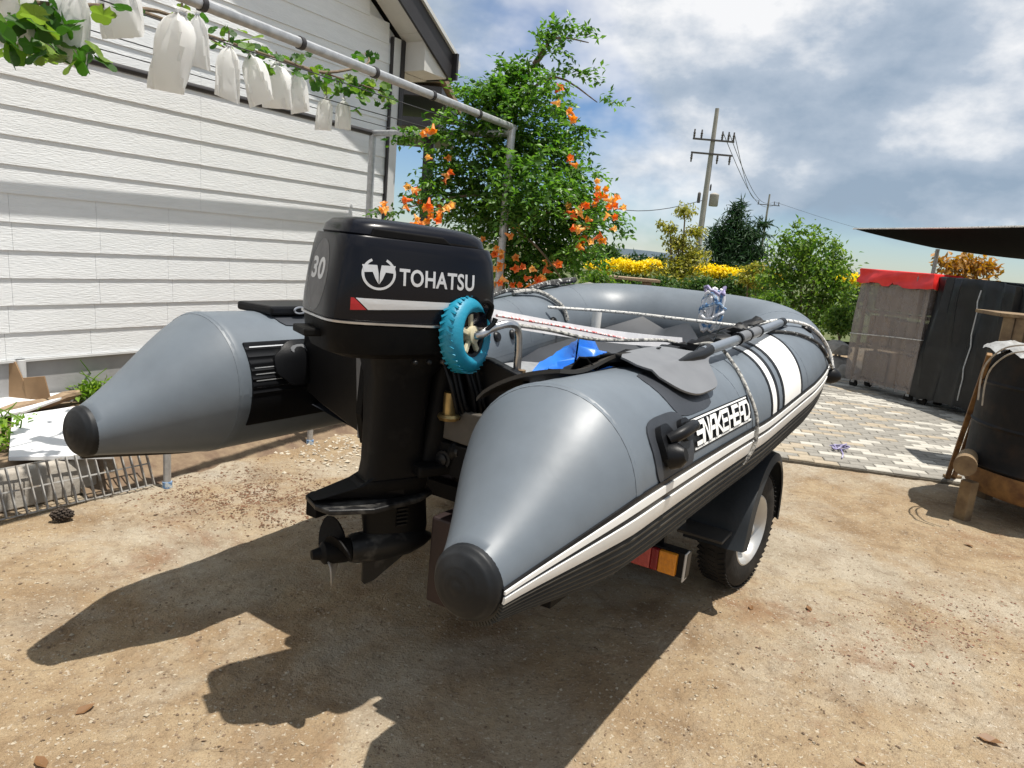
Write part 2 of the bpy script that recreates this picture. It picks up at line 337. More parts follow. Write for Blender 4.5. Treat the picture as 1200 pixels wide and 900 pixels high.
cr = N(nt, 'ShaderNodeTexVoronoi', feature='DISTANCE_TO_EDGE'); cr.inputs['Scale'].default_value = .55
nv = N(nt, 'ShaderNodeTexNoise'); nv.inputs['Scale'].default_value = 2.5; nv.inputs['Detail'].default_value = 4; L(nt, V, nv.inputs['Vector'])
va = N(nt, 'ShaderNodeVectorMath', operation='MULTIPLY_ADD'); L(nt, nv.outputs['Color'], va.inputs[0]); va.inputs[1].default_value = (.8, .8, 0); L(nt, V, va.inputs[2]); L(nt, va.outputs[0], cr.inputs['Vector'])
crk = ramp(cr.outputs['Distance'], [(0, K1), (.006, K0)])
base = mix(MATH(nt, 'MULTIPLY', crk, .10), base, (.09, .065, .045))
L(nt, base, b.inputs['Base Color'])
h1 = MATH(nt, 'ADD', MATH(nt, 'MULTIPLY', noise(14, 6, .72), .7), MATH(nt, 'MULTIPLY', noise(75, 3, .75), .5))
h1 = MATH(nt, 'SUBTRACT', h1, MATH(nt, 'MULTIPLY', crk, .12))
bp = N(nt, 'ShaderNodeBump'); bp.inputs['Strength'].default_value = 1.0; bp.inputs['Distance'].default_value = .028; L(nt, h1, bp.inputs['Height']); L(nt, bp.outputs[0], b.inputs['Normal'])
MT['ground'] = m
# twisted far-field is covered by grass colour of its own
MT['field'] = material('grassy field', (.05, .075, .02), (.10, .11, .035), .95, scale=.6, bump=.5, bscale=12)

exec_parts = []
# ------------------------------------------------------------------ ground
PO = Vector((2.33, 5.64)); PX = Vector((1.14, -.22)).normalized(); PY = Vector((-PX.y, PX.x))   # pavement frame
def pav_xy(x, y): return (x-PO.x)*PX.x+(y-PO.y)*PX.y, (x-PO.x)*PY.x+(y-PO.y)*PY.y
def axis(lo, hi, step, far, growth):
    a = list(np.arange(lo, hi, step)); s = step; v = a[-1]; up = []
    while v < far: s *= growth; v += s; up.append(v)
    s = step; v = a[0]; dn = []
    while v > -far: s *= growth; v -= s; dn.append(v)
    return np.array(dn[::-1]+a+up)
gx = axis(-3.2, 3.9, .022, 2500, 1.16); gy = axis(1.0, 6.4, .022, 2500, 1.16)
X, Y = np.meshgrid(gx, gy, indexing='ij')
Z = .030*fbm(X*1.3, Y*1.3, 3, 1)+.022*fbm(X*6, Y*6, 4, 5)+.013*fbm(X*20+3*Y, Y*15, 2, 9)
pu = (X-PO.x)*PX.x+(Y-PO.y)*PX.y; pv = (X-PO.x)*PY.x+(Y-PO.y)*PY.y
inpav = np.clip((pv+.06)/.06, 0, 1)*np.clip((pu+3.0)/.06, 0, 1)
fade = np.clip((14-Y)/4, 0, 1)*np.clip((6-np.abs(X))/2, 0, 1)*np.clip((Y+2)/2, 0, 1)
Z = np.minimum(Z*fade, .012)*(1-inpav)-.02*inpav*(np.abs(X) < 40)*(np.abs(Y) < 40)
Z = np.where((np.abs(X) > 40) | (np.abs(Y) > 40), -.05, Z)
me = bpy.data.meshes.new('ground'); nx, ny = X.shape
me.vertices.add(nx*ny); me.vertices.foreach_set('co', np.stack([X, Y, Z], -1).reshape(-1).astype(np.float32))
ii, jj = np.meshgrid(np.arange(nx-1), np.arange(ny-1), indexing='ij'); a = (ii*ny+jj).ravel()
q = np.stack([a, a+ny, a+ny+1, a+1], 1).astype(np.int32); nq = len(q)
me.loops.add(nq*4); me.loops.foreach_set('vertex_index', q.ravel()); me.polygons.add(nq); me.polygons.foreach_set('loop_start', np.arange(0, nq*4, 4, dtype=np.int32))
me.polygons.foreach_set('use_smooth', np.ones(nq, bool)); me.update(calc_edges=True); me.validate()
me.materials.append(MT['ground']); tag(link('ground', me), kind='structure')
def gz(x, y):
    x, y = np.array([float(x)]), np.array([float(y)])
    return float(min((.030*fbm(x*1.3, y*1.3, 3, 1)+.022*fbm(x*6, y*6, 4, 5))[0], .012))

fm = MB(); fm.grid(lambda i, j: (-400+800*i/40, 15.2+(j/40)**2*800+(1.2*math.sin(i*.7) if j == 0 else 0), .03), 41, 41)
tag(fm.build('field', MT['field']), kind='structure')
hl = MB()
def hillpt(i, j):
    x = -2400+4800*i/120; hgt = (95+60*math.sin(x*.0021+1)+35*math.sin(x*.0057)+14*math.sin(x*.017+2))*(.30+.5/(1+math.exp(-(x-300)/260)))
    return (x, 2150+j*60, (0, .55, .88, 1, .9, .5)[j]*hgt*.20-2)
hl.grid(hillpt, 121, 6); tag(hl.build('hills', MT['hill']), kind='structure')

# ------------------------------------------------------------------ pavement of concrete blocks
pb = MB()
def PV(u, v, z): return (PO.x+PX.x*u+PY.x*v, PO.y+PX.y*u+PY.y*v, z)
pb.add([PV(-2.9, 0, .004), PV(9, 0, .004), PV(9, 8, .004), PV(-2.9, 8, .004), PV(-2.9, 0, -.06), PV(9, 0, -.06), PV(9, 8, -.06), PV(-2.9, 8, -.06)],
       [(0, 1, 2, 3), (7, 6, 5, 4), (0, 4, 5, 1), (1, 5, 6, 2), (2, 6, 7, 3), (3, 7, 4, 0)])
pavement = tag(pb.build('pavement', MT['joint']), kind='structure')
def paver_mesh(mat):
    bm = bmesh.new(); bmesh.ops.create_cube(bm, size=1); bmesh.ops.scale(bm, vec=(.196, .096, .05), verts=bm.verts)
    bmesh.ops.bevel(bm, geom=[e for e in bm.edges if min(v.co.z for v in e.verts) > 0], offset=.005, segments=1, affect='EDGES')
    me = bpy.data.meshes.new('paver'); bm.to_mesh(me); bm.free(); me.materials.append(mat); return me
PMESH = [paver_mesh(MT[k]) for k in ('paver_a', 'paver_b', 'paver_c')]
RP = Matrix.Rotation(math.atan2(PX.y, PX.x), 4, 'Z'); cand = []
for r in range(0, 56):
    for c in range(-14, 42):
        u, v = (c+(.5 if r % 2 else 0))*.2+.1, r*.1+.055
        P = PV(u, v, 0); sx, sy, sz = proj(P)
        k = vnoise(np.array([u*1.9+4]), np.array([v*2.6]), 3)[0]*.6+random.random()*.55
        kind = 0 if k > .66 else (1 if k > .30 else 2)
        vis = 905 < sx < 1128 and sy > 440
        cand.append((0 if vis else 1, sz, P, kind))
cand.sort(key=lambda t: (t[0], t[1])); rest = [MB(), MB(), MB()]
for n, (vv, sz, P, kind) in enumerate(cand):
    dz = random.uniform(-.003, .003); rz = random.uniform(-.012, .012)
    if n < 300:
        link('paver', PMESH[kind], pavement, Matrix.Translation((P[0], P[1], -.004+dz)) @ RP @ Matrix.Rotation(rz, 4, 'Z'))
    else:
        rest[kind].box((P[0], P[1], -.004+dz), (.196, .096, .05), RP.to_3x3())
for k, mn in enumerate(('paver_a', 'paver_b', 'paver_c')):
    tag(rest[k].build('paver_field', MT[mn], pavement, smooth=0), kind='stuff')

# ------------------------------------------------------------------ house
HD = rad(31.5); WD = Vector((math.sin(HD), math.cos(HD), 0)); WN = Vector((math.cos(HD), -math.sin(HD), 0)); WDIST = 5.25
WF = Matrix.Identity(4)
for i in range(3): WF[i][0], WF[i][1], WF[i][3] = WD[i], -WN[i], -WN[i]*WDIST
house = thing('house', 'white lap sided house with dark fascia at the left', 'house', WF, (2, 0, 0))
SE = 5.78; APEX = -2.4
def ztop(s): return 3.50+(SE-s)*.62           # underside of rake along the gable
hb = MB(); hb.prism([(-7.5, .2), (SE-.03, .2), (SE-.03, ztop(SE)), (APEX, ztop(APEX)), (-7.5, 5)], lambda a, b_, d: (a, d, b_), .03, 5.5)
hb.build('wall', MT['siding'], house, smooth=0)
fb = MB(); fb.box((-.9, .02, .30), (13.3, .06, .40)); fb.build('foundation', MT['foundation'], house, smooth=0, bev=.006)
lb = MB(); lb.box((-.9, -.012, .492), (13.34, .05, .016)); lb.build('base_flashing', MT['trim'], house, smooth=0)
zr = .502; row = 0
def plank(s0, s1, z):
    th, hgt = .014, .196; g = .0008
    zt0, zt1 = min(z+hgt, ztop(s0)-.01), min(z+hgt, ztop(s1)-.01)
    if min(zt0, zt1) < z+.02: return
    b_ = MB(); sec = [(-.030, z), (-.030+th, z)]
    b_.v = [(s0+g, -.0205, z), (s0+g, -.0005, z), (s0+g, .006, zt0), (s0+g, -.0105, zt0), (s1-g, -.0205, z), (s1-g, -.0005, z), (s1-g, .006, zt1), (s1-g, -.0105, zt1)]
    b_.f = [(0, 1, 2, 3), (7, 6, 5, 4), (0, 4, 5, 1), (1, 5, 6, 2), (2, 6, 7, 3), (3, 7, 4, 0)]
    b_.build('siding_plank', MT['siding'], house, smooth=0)
while zr < ztop(-1.5)-.1:
    end = min(SE-.10, SE-(zr+.18-3.50)/.62-.05)
    if end < -1.6: break
    if zr < 1.55:
        js = [-4.0, -1.0]; s = 1.05+.012*row
        while s < end-.25: js.append(s); s += .545+.004*((row*7) % 5)
        js.append(end)
    else:
        js = [-4.0, -.06] + ([3.56] if end > 3.7 else []) + [end]
    for a_, b_ in zip(js, js[1:]):
        if b_-a_ > .05: plank(a_, b_, zr+random.uniform(-.001, .001))
    zr += .18; row += 1
cb = MB(); cb.box((SE-.05, -.022, 1.98), (.11, .06, 2.96)); cb.build('corner_trim', MT['trim'], house, smooth=0, bev=.004)
cb = MB(); cb.box((SE-.115, -.030, 1.98), (.022, .03, 2.96)); cb.build('corner_seal', MT['darktrim'], house, smooth=0)
cb = MB(); cb.box((SE+.02, -.028, 3.05), (.06, .075, .82)); cb.build('corner_dark_strip', MT['darktrim'], house, smooth=0)  # dark strip over the upper part of the house corner
# roof with rake overhang
OV = .34; EO = .42                                        # rake overhang outward, eave overhang along the wall
def roofz(s): return 3.50+(SE-s)*.62
rb = MB(); rb.prism([(SE+EO+.05, roofz(SE+EO)+.02), (SE+EO+.05, roofz(SE+EO)+.17), (APEX, roofz(APEX)+.24), (APEX, roofz(APEX)+.06)], lambda a, b_, d: (a, d, b_), -OV+.02, 6)
roof = rb.build('roof', MT['darktrim'], house, smooth=0)
fb = MB(); fb.prism([(SE+EO+.06, roofz(SE+EO)-.10), (SE+EO+.06, roofz(SE+EO)+.17), (APEX, roofz(APEX)+.24), (APEX, roofz(APEX)-.03)], lambda a, b_, d: (a, d, b_), -OV-.012, -OV+.016)
fb.build('rake_fascia', MT['darktrim'], roof, smooth=0)
fb = MB(); fb.prism([(SE+EO+.075, roofz(SE+EO)+.165), (SE+EO+.075, roofz(SE+EO)+.205), (APEX, roofz(APEX)+.285), (APEX, roofz(APEX)+.245)], lambda a, b_, d: (a, d, b_), -OV-.04, 6)
fb.build('roof_edge', MT['trim'], roof, smooth=0)
n = 16
for k in range(n):                                        # soffit panels along the rake
    s1 = SE+EO-.02-k*.44; s0 = s1-.434
    if s0 < APEX: break
    b_ = MB(); b_.prism([(s0, roofz(s0)-.022), (s0, roofz(s0)), (s1, roofz(s1)), (s1, roofz(s1)-.022)], lambda a, c, d: (a, d, c), -OV+.018, -.035); b_.build('soffit_panel', MT['soffit'], roof, smooth=0)
fb = MB(); fb.box((SE+EO/2+.02, 2.98, roofz(SE+EO)-.055), (EO+.02, 6.0, .03)); fb.build('eave_soffit', MT['soffit'], house, smooth=0)
fb = MB(); fb.prism([(SE+.045, roofz(SE+EO)-.068), (SE+EO-.01, roofz(SE+EO)-.068), (SE+EO-.01, roofz(SE+EO)-.03), (SE+.045, roofz(SE+.045)-.024)], lambda a, c, d: (a, d, c), -OV+.02, -.04); fb.build('eave_box', MT['soffit'], house, smooth=0)
fb = MB(); fb.box((SE+EO+.05, 2.79, roofz(SE+EO)+.06), (.03, 6.4, .26)); fb.build('eave_fascia', MT['darktrim'], house, smooth=0)
fb = MB(); fb.pipe([(SE+EO+.11, -OV-.02, roofz(SE+EO)+.10), (SE+EO+.11, 6, roofz(SE+EO)+.10)], .055, 10); fb.build('gutter', MT['trim'], roof)
fb = MB(); fb.pipe(smoothpath([(SE+EO+.02, .35, roofz(SE+EO)-.06), (SE+EO+.02, .35, roofz(SE+EO)-.26), (SE+EO-.10, .33, roofz(SE+EO)-.36), (SE+.14, .25, roofz(SE+EO)-.42), (SE+.07, .2, roofz(SE+EO)-.55), (SE+.07, .2, .3)], 5), .042, 10); fb.build('downpipe', MT['trim'], house)

# porch behind the house corner
pf = Matrix.Translation(at(478, 330, 11.5).to_2d().to_3d())
porch = thing('porch', 'dark timber porch frame behind the white house corner', 'porch', pf)
for z_, dd in ((3.62, .16), (3.18, .14)):
    b_ = MB(); b_.box((-.15, .6, z_), (1.15, 2.4, dd)); b_.build('beam', MT['darktrim'], porch, smooth=0, bev=.01)
for x_ in (.18,):
    b_ = MB(); b_.box((x_, .2, 1.5), (.16, .16, 3.3)); b_.build('post', MT['darktrim'], porch, smooth=0, bev=.01)
b_ = MB(); b_.box((-.2, .6, 3.80), (1.35, 2.7, .10)); b_.build('roof', MT['log'], porch, smooth=0)

# ------------------------------------------------------------------ raised bed and kerb
KL = Vector((-2.43, 3.21, 0)); kk = -(KL.dot(WN))-WDIST; KK = -kk     # kerb distance from the wall
def WP(s, k, z): return WF @ Vector((s, -k, z))
bed = MB(); bed.grid(lambda i, j: WP(-3+8.6*i/60, .0+1.30*j/12, .165+.05*float(fbm(np.array([i*.7]), np.array([j*.9]), 3)[0])-(.10 if j == 12 else 0)), 61, 13)
tag(bed.build('planting_bed', MT['soil'], smooth=60), kind='structure')
kb = thing('kerb', 'rounded concrete kerb edging the soil bed beside the house', 'kerb', WF, (2, -KK, 0))
sec = [(-.08, 0), (-.085, .12), (-.06, .185), (0, .205), (.05, .19), (.075, .13), (.08, 0)]
s = -2.0
while s < 1.9:
    b_ = MB(); b_.rings([[(s_, -KK+.19-a_, z_) for a_, z_ in sec] for s_ in (s+.004, s+.995)]); b_.build('kerb_stone', MT['conc'], kb, smooth=40, bev=.008); s += 1.0
bank = MB(); bank.grid(lambda i, j: WP(1.9+3.7*i/40, KK-.40+.42*j/8, (.16, .16, .15, .12, .08, .05, .02, .0, -.02)[j]+.03*float(fbm(np.array([i*.9]), np.array([j*1.3]), 3, 4)[0])), 41, 9)
tag(bank.build('soil_bank', MT['soil'], smooth=60), kind='structure')

# steel drain grating leaning on the kerb
gA, gB = gnd(-60, 626), gnd(180, 570); gl = (gB-gA).length; gd = (gB-gA).normalized()
gup = (Vector((0, 0, .222))-Vector((-gd.y, gd.x, 0))*(-.10)).normalized()
gup = (Vector((0, 0, .22))+Vector((-gd.y, gd.x, 0))*.11).normalized()
gf = Matrix.Identity(4)
for i in range(3): gf[i][0], gf[i][1], gf[i][2], gf[i][3] = gd[i], gup[i], gd.cross(gup)[i], (gA+Vector((0, 0, .012)))[i]
gr = thing('drain_grating', 'galvanised steel drain grating leaning against the kerb', 'grating', gf)
for y_ in (0, .125, .245):
    b_ = MB(); b_.box((gl/2, y_, 0), (gl, .008, .006)); b_.build('rail', MT['grate'], gr, smooth=0)
nb_ = int(gl/.046)
for k in range(nb_+1):
    b_ = MB(); b_.box((k*gl/nb_, .122, .006), (.006, .25, .020)); b_.build('bar', MT['grate'], gr, smooth=0)

# white foam board, scrap cardboard, log on the bed
c = [gnd(10, 535, .225), gnd(133, 533, .225), gnd(100, 474, .30), gnd(14, 487, .27)]
b_ = MB(); b_.v = [tuple(p) for p in c]+[tuple(p-Vector((0, 0, .025))) for p in c]; b_.f = [(0, 1, 2, 3), (7, 6, 5, 4), (0, 4, 5, 1), (1, 5, 6, 2), (2, 6, 7, 3), (3, 7, 4, 0)]
tag(b_.build('foam_board', MT['board'], smooth=0, bev=.004), 'large white foam board lying flat on the kerb behind the black cone tip', 'board')
c = [gnd(-30, 500, .19), gnd(30, 490, .19), gnd(94, 466, .20), gnd(-25, 476, .20)]
b_ = MB(); b_.v = [tuple(p+Vector((0, 0, .05))) for p in c]+[tuple(p+Vector((0, 0, .03))) for p in c]; b_.f = [(0, 1, 2, 3), (7, 6, 5, 4), (0, 4, 5, 1), (1, 5, 6, 2), (2, 6, 7, 3), (3, 7, 4, 0)]
tag(b_.build('foam_board', MT['board'], smooth=0, bev=.004), 'smaller white foam board lying on the soil behind the larger one', 'board')
P0 = gnd(-6, 474, .19); cf = Matrix.Translation(P0)
cb_ = thing('cardboard_box', 'flattened brown cardboard box standing on the soil by the house wall', 'cardboard', cf)
b_ = MB(); b_.prism([(-.12, 0), (.27, .0), (.14, .30), (-.12, .31)], lambda a, b2, d: (a, d+.04*b2, b2), 0, .012); b_.build('panel', MT['card'], cb_, smooth=0)
b_ = MB(); b_.prism([(.22, .0), (.36, .08), (.33, .22), (.20, .20)], lambda a, b2, d: (a, d-.02+.1*a, b2), 0, .012); b_.build('flap', MT['card'], cb_, smooth=0)
b_ = MB(); p0, p1 = gnd(0, 484, .23), gnd(92, 462, .23); b_.pipe([p0.lerp(p1, t)+Vector((0, 0, .01*math.sin(t*9))) for t in (0, .2, .4, .6, .8, 1)], [.03, .035, .036, .034, .035, .03], 10)
tag(b_.build('log', MT['log']), 'brown weathered log lying on the bed in front of weeds', 'log')
b_ = MB(); p0 = WP(2.22, .03, .2); b_.cyl(p0, p0+Vector((0, 0, .30)), .03); tag(b_.build('drain_pipe', MT['trim']), 'short white pipe standing against the house foundation', 'pipe')

def steel_post(px, py, hgt, label):
    p0 = gnd(px, py); t = thing('pipe_post', label, 'post', Matrix.Translation(p0))
    b_ = MB(); b_.cyl((0, 0, -.05), (0, 0, hgt), .021); b_.build('tube', MT['galv'], t)
    b_ = MB(); b_.cyl((0, 0, -.01), (0, 0, .03), .027); b_.build('collar', MT['rope_blue'], t)
steel_post(196, 570, .62, 'short galvanised pipe post on the dirt beside the drain grating')
steel_post(363, 520, .60, 'short galvanised pipe post under the black ribbed patch of the boat')

# ------------------------------------------------------------------ foliage tools
def leaf_mesh(name, mat, parent, pos, size, up=.35, aspect=.45, kind=True, out=None, bend=.25):
    """many small folded leaves; pos (n,3) world, size (n,)"""
    n = len(pos); d = RNG.normal(size=(n, 3)); d[:, 2] -= .25
    if out is not None: d = d*.7+out
    d /= np.linalg.norm(d, axis=1)[:, None]+1e-9
    nn = RNG.normal(size=(n, 3))*.75; nn[:, 2] += up*3; s = np.cross(d, nn); s /= np.linalg.norm(s, axis=1)[:, None]+1e-9
    u = np.cross(s, d); L_ = size[:, None]; w = L_*aspect
    v = np.stack([pos, pos+d*L_*.45+s*w*.5+u*L_*bend*.3, pos+d*L_-u*L_*bend*.3, pos+d*L_*.45-s*w*.5+u*L_*bend*.3], 1).reshape(-1, 3)
    off = OFF.get(parent.name)
    if off is not None: v = v-np.array(off)
    v = v-np.array(parent.matrix_world.translation) if parent is not None else v
    me = bpy.data.meshes.new(name); me.vertices.add(4*n); me.vertices.foreach_set('co', v.ravel().astype(np.float32))
    k = np.arange(n)*4; t = np.stack([k, k+1, k+2, k, k+2, k+3], 1).astype(np.int32)
    me.loops.add(6*n); me.loops.foreach_set('vertex_index', t.ravel()); me.polygons.add(2*n); me.polygons.foreach_set('loop_start', np.arange(0, 6*n, 3, dtype=np.int32))
    me.update(calc_edges=True); me.materials.append(mat)
    o = bpy.data.objects.new(name, me); COL.objects.link(o); o.parent = parent
    if kind: o['kind'] = 'stuff'
    return o
def clump_points(clumps, n, shell=.55):
    """clumps: (x,y,z,rx,ry,rz). Points biased to the shell, in tufts."""
    w = np.array([c[3]*c[5]+c[3]*c[4] for c in clumps]); w = w/w.sum(); ci = RNG.choice(len(clumps), n, p=w)
    C = np.array(clumps)[ci]; d = RNG.normal(size=(n, 3)); d /= np.linalg.norm(d, axis=1)[:, None]
    r = (shell+(1-shell)*RNG.random(n))**1.0; r *= 1+.18*RNG.normal(size=n)
    P = C[:, :3]+d*C[:, 3:6]*r[:, None]
    return P, d
def mkthing(name, label, cat, x, y, group=None, z=0): return thing(name, label, cat, Matrix.Translation((x, y, z)), (0, 0, 0), group)
def limb(t, name, pts, r0, r1, mat='bark', n=8):
    o = Vector(t.matrix_world.translation); pth = smoothpath([Vector(p)-o for p in pts], 4)
    b_ = MB(); b_.pipe(pth, [r0+(r1-r0)*i/(len(pth)-1) for i in range(len(pth))], n); return b_.build(name, MT[mat], t)

# ------------------------------------------------------------------ grape pergola of steel pipe
RA = at(600, 149, 6.2); RZ = RA.z; RN = gnd(225, 0, RZ); dirR = (RA-RN).normalized(); RN = RA-dirR*7.0
RBw = at(437, 153, 7.10); RBw.z = RZ-.03
pg = thing('pergola', 'galvanised pipe grape pergola standing in front of the house', 'pergola', Matrix.Translation((RA.x, RA.y, 0)))
o_ = Vector((RA.x, RA.y, 0))
def pgpart(name, pts, r, mat='galv'):
    b_ = MB(); b_.pipe([Vector(p)-o_ for p in pts], r, 12); return b_.build(name, MT[mat], pg)
main = pgpart('rail', [RN, RA+dirR*.05], .028)
pgpart('rail', [RA+Vector((0, 0, -.05)), RBw], .030)
pgpart('rail', [RBw, WP(-1.2, .255, RZ-.03)], .026, 'darktrim')
post = pgpart('post', [(RA.x, RA.y, -.1), (RA.x, RA.y, RZ)], .034)
pgpart('post', [(RBw.x, RBw.y, -.1), (RBw.x, RBw.y, RZ)], .034)
for k in range(9):
    t = .55+k*.62; p0 = RA-dirR*t; b_ = MB(); b_.lathe(p0-o_, dirR, [(-.014, .028), (-.014, .034), (.014, .034), (.014, .028)], 14); b_.build('clamp', MT['darktrim'], main)
for k, (t, sag) in enumerate(((.25, .02), (.5, .04), (.8, .03))):
    a_, b2 = RBw.lerp(RA, t), (WP(-1, .17, RZ)).lerp(RN, t); mid = [a_.lerp(b2, q/10)-Vector((0, 0, sag*math.sin(q/10*math.pi))) for q in range(11)]
    pgpart('wire', mid, .0035, 'wire')

# grape vine
gv_o = WP(.9, 1.1, .17)
gv = thing('grape_vine', 'grape vine trained along the pergola pipes in front of the house', 'vine', Matrix.Translation(gv_o))
canes = [[WP(.9, 1.1, .17), WP(.8, 1.15, 1.4), WP(.9, 1.2, 2.3), at(-40, -8, 3.2), at(60, 5, 3.4), at(150, 10, 3.7), at(240, 40, 4.2), at(330, 70, 4.9), at(400, 92, 5.5), at(450, 108, 6.0)],
         [at(150, 10, 3.7), at(200, 18, 4.2), at(270, 60, 4.9)], [at(330, 70, 4.9), at(380, 85, 5.3), at(430, 75, 5.7), at(428, 62, 5.8)]]
for c in canes: limb(gv, 'cane', c, .014, .005)
def grape_leaf(name, mat):
    pts = []
    for k in range(20):
        a_ = 2*math.pi*k/20; r = .5*(.74+.26*abs(math.cos(2.5*(a_))))*(1 if k else .35)
        pts.append((r*math.sin(a_), -r*math.cos(a_)+.32, .05*math.cos(a_*3)+.06*abs(math.sin(a_))))
    me = bpy.data.meshes.new(name); me.from_pydata([(0, .32, -.03)]+pts, [], [(0, k+1, (k+1) % 20+1) for k in range(20)]); me.materials.append(mat); me.update(); return me
GL = [grape_leaf('leaf', leafmat('grape leaf %d' % i, c1, c2, .45)) for i, (c1, c2) in enumerate((((.045, .12, .02), (.05, .13, .02)), ((.09, .18, .03), (.10, .19, .03)), ((.15, .24, .045), (.17, .26, .05)), ((.03, .085, .015), (.035, .09, .015))))]
leafspots = []
def spread(px, py, y, n, r, lo=.07, hi=.13):
    for _ in range(n): leafspots.append((at(px+random.gauss(0, r), py+random.gauss(0, r*.7), y+random.gauss(0, .12)), random.uniform(lo, hi)))
for a_ in ((20, 18, 3.2, 12, 22, .12, .19), (8, 50, 3.2, 7, 10, .12, .18), (60, 30, 3.2, 14, 16, .12, .18), (55, 60, 3.25, 6, 10, .12, .18), (98, 62, 3.3, 7, 8, .12, .18), (100, 15, 3.5, 8, 16, .1, .16), (155, 5, 3.9, 4, 14), (200, 20, 4.1, 4, 12), (232, 12, 4.2, 4, 10), (265, 35, 4.5, 8, 10), (290, 52, 4.7, 12, 11), (315, 66, 4.9, 14, 10), (345, 72, 5.2, 16, 11), (372, 85, 5.4, 18, 11), (400, 98, 5.6, 26, 12), (425, 100, 5.8, 26, 13), (445, 108, 6.0, 24, 10), (430, 66, 5.8, 9, 8), (452, 118, 6.1, 8, 6), (415, 130, 5.7, 3, 4), (240, 52, 4.3, 3, 5), (213, 28, 4.0, 4, 6)): spread(*a_)
for P, sz in leafspots:
    R = Matrix.Rotation(random.uniform(0, 6.28), 4, 'Z') @ Matrix.Rotation(random.gauss(-.7, .5), 4, 'X') @ Matrix.Rotation(random.gauss(0, .4), 4, 'Y')
    link('leaf', random.choice(GL), gv, Matrix.Translation(P-gv_o) @ R @ Matrix.Scale(sz*.78, 4))
# paper bags hung on the bunches
def bag(px, py, y, w, h, lean, label, seed):
    rr = random.Random(seed); P = at(px, py, y); w *= .84; h *= .88
    t = thing('paper_bag', label, 'paper bag', Matrix.Translation(P) @ Matrix.Rotation(rr.uniform(-.5, .9), 4, 'Z') @ Matrix.Rotation(lean, 4, 'Y'), (0, 0, 0), 'paper bags hung on the grape vine')
    prof = [(.03, .20, .05), (0, .11, .06), (-.05, .10, .07), (-.14, .30, .16), (-.26, .44, .17), (-.42, .49, .16), (-.60, .50, .15), (-.78, .50, .12), (-.92, .51, .07), (-1.0, .515, .012)]; rings = []
    ph_ = rr.uniform(0, 6)
    for z_, a_, d_ in prof:
        ring = []
        for k in range(28):
            an = 2*math.pi*k/28; cx = 1-abs((k/14+.5) % 2-1)*2 if False else math.cos(an); cx = math.copysign(abs(cx)**.55, cx); cy = math.sin(an); cy = math.copysign(abs(cy)**.8, cy)
            cr = .055*math.sin(9*cx+ph_+z_*5)*(1.2 if z_ > -.5 else .7)+.035*math.sin(17*cx-ph_*2+z_*11)
            ring.append((cx*a_*w*(1+rr.uniform(-.02, .02)), (cy*d_+cr*(1 if z_ > -.95 else .6))*w, z_*h+(.05*cx*h*math.sin(ph_) if z_ < -.9 else 0)))
        rings.append(ring)
    b_ = MB(); b_.rings(rings); pch = b_.build('pouch', MT['bag'], t, smooth=30)
    b_ = MB(); b_.lathe((0, 0, -.04*h), (0, 0, 1), [(-.006, .11*w), (0, .125*w), (.006, .11*w)], 12); b_.build('tie', MT['galv'], pch)
    b_ = MB(); b_.cyl((0, 0, 0), (0, 0, .07), .004, n=6); b_.build('stalk', MT['bark'], t)
bag(18, -30, 3.3, .26, .34, .1, 'white paper bag at the top left corner of the photo', 1)
bag(88, -20, 3.4, .20, .40, .15, 'white paper bag hanging among big leaves, second from the left', 2)
bag(135, -40, 3.6, .26, .36, -.1, 'wide white paper bag cut off by the top edge', 3)
bag(212, 12, 3.7, .25, .44, .22, 'large grey white paper bag, lowest hanging one at the left of the pipe', 4)
bag(231, 15, 3.9, .12, .30, -.05, 'narrow bright white paper bag just right of the largest one', 5)
bag(268, 52, 4.3, .16, .34, .02, 'upright white paper bag below the first dark pipe clamp', 6)
bag(294, 62, 4.6, .19, .34, -.25, 'slanting creased white paper bag in the middle of the row', 7)
bag(324, 74, 4.9, .24, .32, -.05, 'broad grey white paper bag left of the leaf cluster', 8)
bag(348, 84, 5.1, .15, .30, -.12, 'small creased paper bag overlapping the broad one', 9)
bag(382, 112, 5.5, .14, .28, .05, 'bright white paper bag, second from the right of the row', 10)
bag(403, 116, 5.7, .14, .25, 0, 'pale paper bag at the right end of the row', 11)

# ------------------------------------------------------------------ trumpet vine
TVD = 6.55
tv_o = at(592, 345, TVD); tv_o.z = 0
tv = thing('trumpet_vine', 'tall green trumpet vine with orange flowers growing over the pergola post', 'vine', Matrix.Translation(tv_o))
tp = lambda px, py, dy=0: at(px, py, TVD+dy)
limb(tv, 'trunk', [tv_o+Vector((0, 0, -.05)), tp(586, 330), tp(592, 260), tp(600, 190, .1), tp(608, 110, .1), tp(640, 60, .1)], .055, .012)
for e in ((tp(592, 260), tp(640, 250, -.2), tp(700, 240, -.4)), (tp(595, 230), tp(540, 230, -.2), tp(470, 245, -.4)), (tp(600, 190), tp(545, 160, .1), tp(505, 160, .1)), (tp(605, 120), tp(650, 90), tp(700, 120)), (tp(625, 75), tp(650, 45), tp(690, 50)), (tp(592, 260), tp(630, 290, -.4), tp(660, 330, -.4)), (tp(592, 240), tp(650, 200, .2), tp(675, 190, .2))):
    limb(tv, 'branch', e, .016, .004)
cl = []
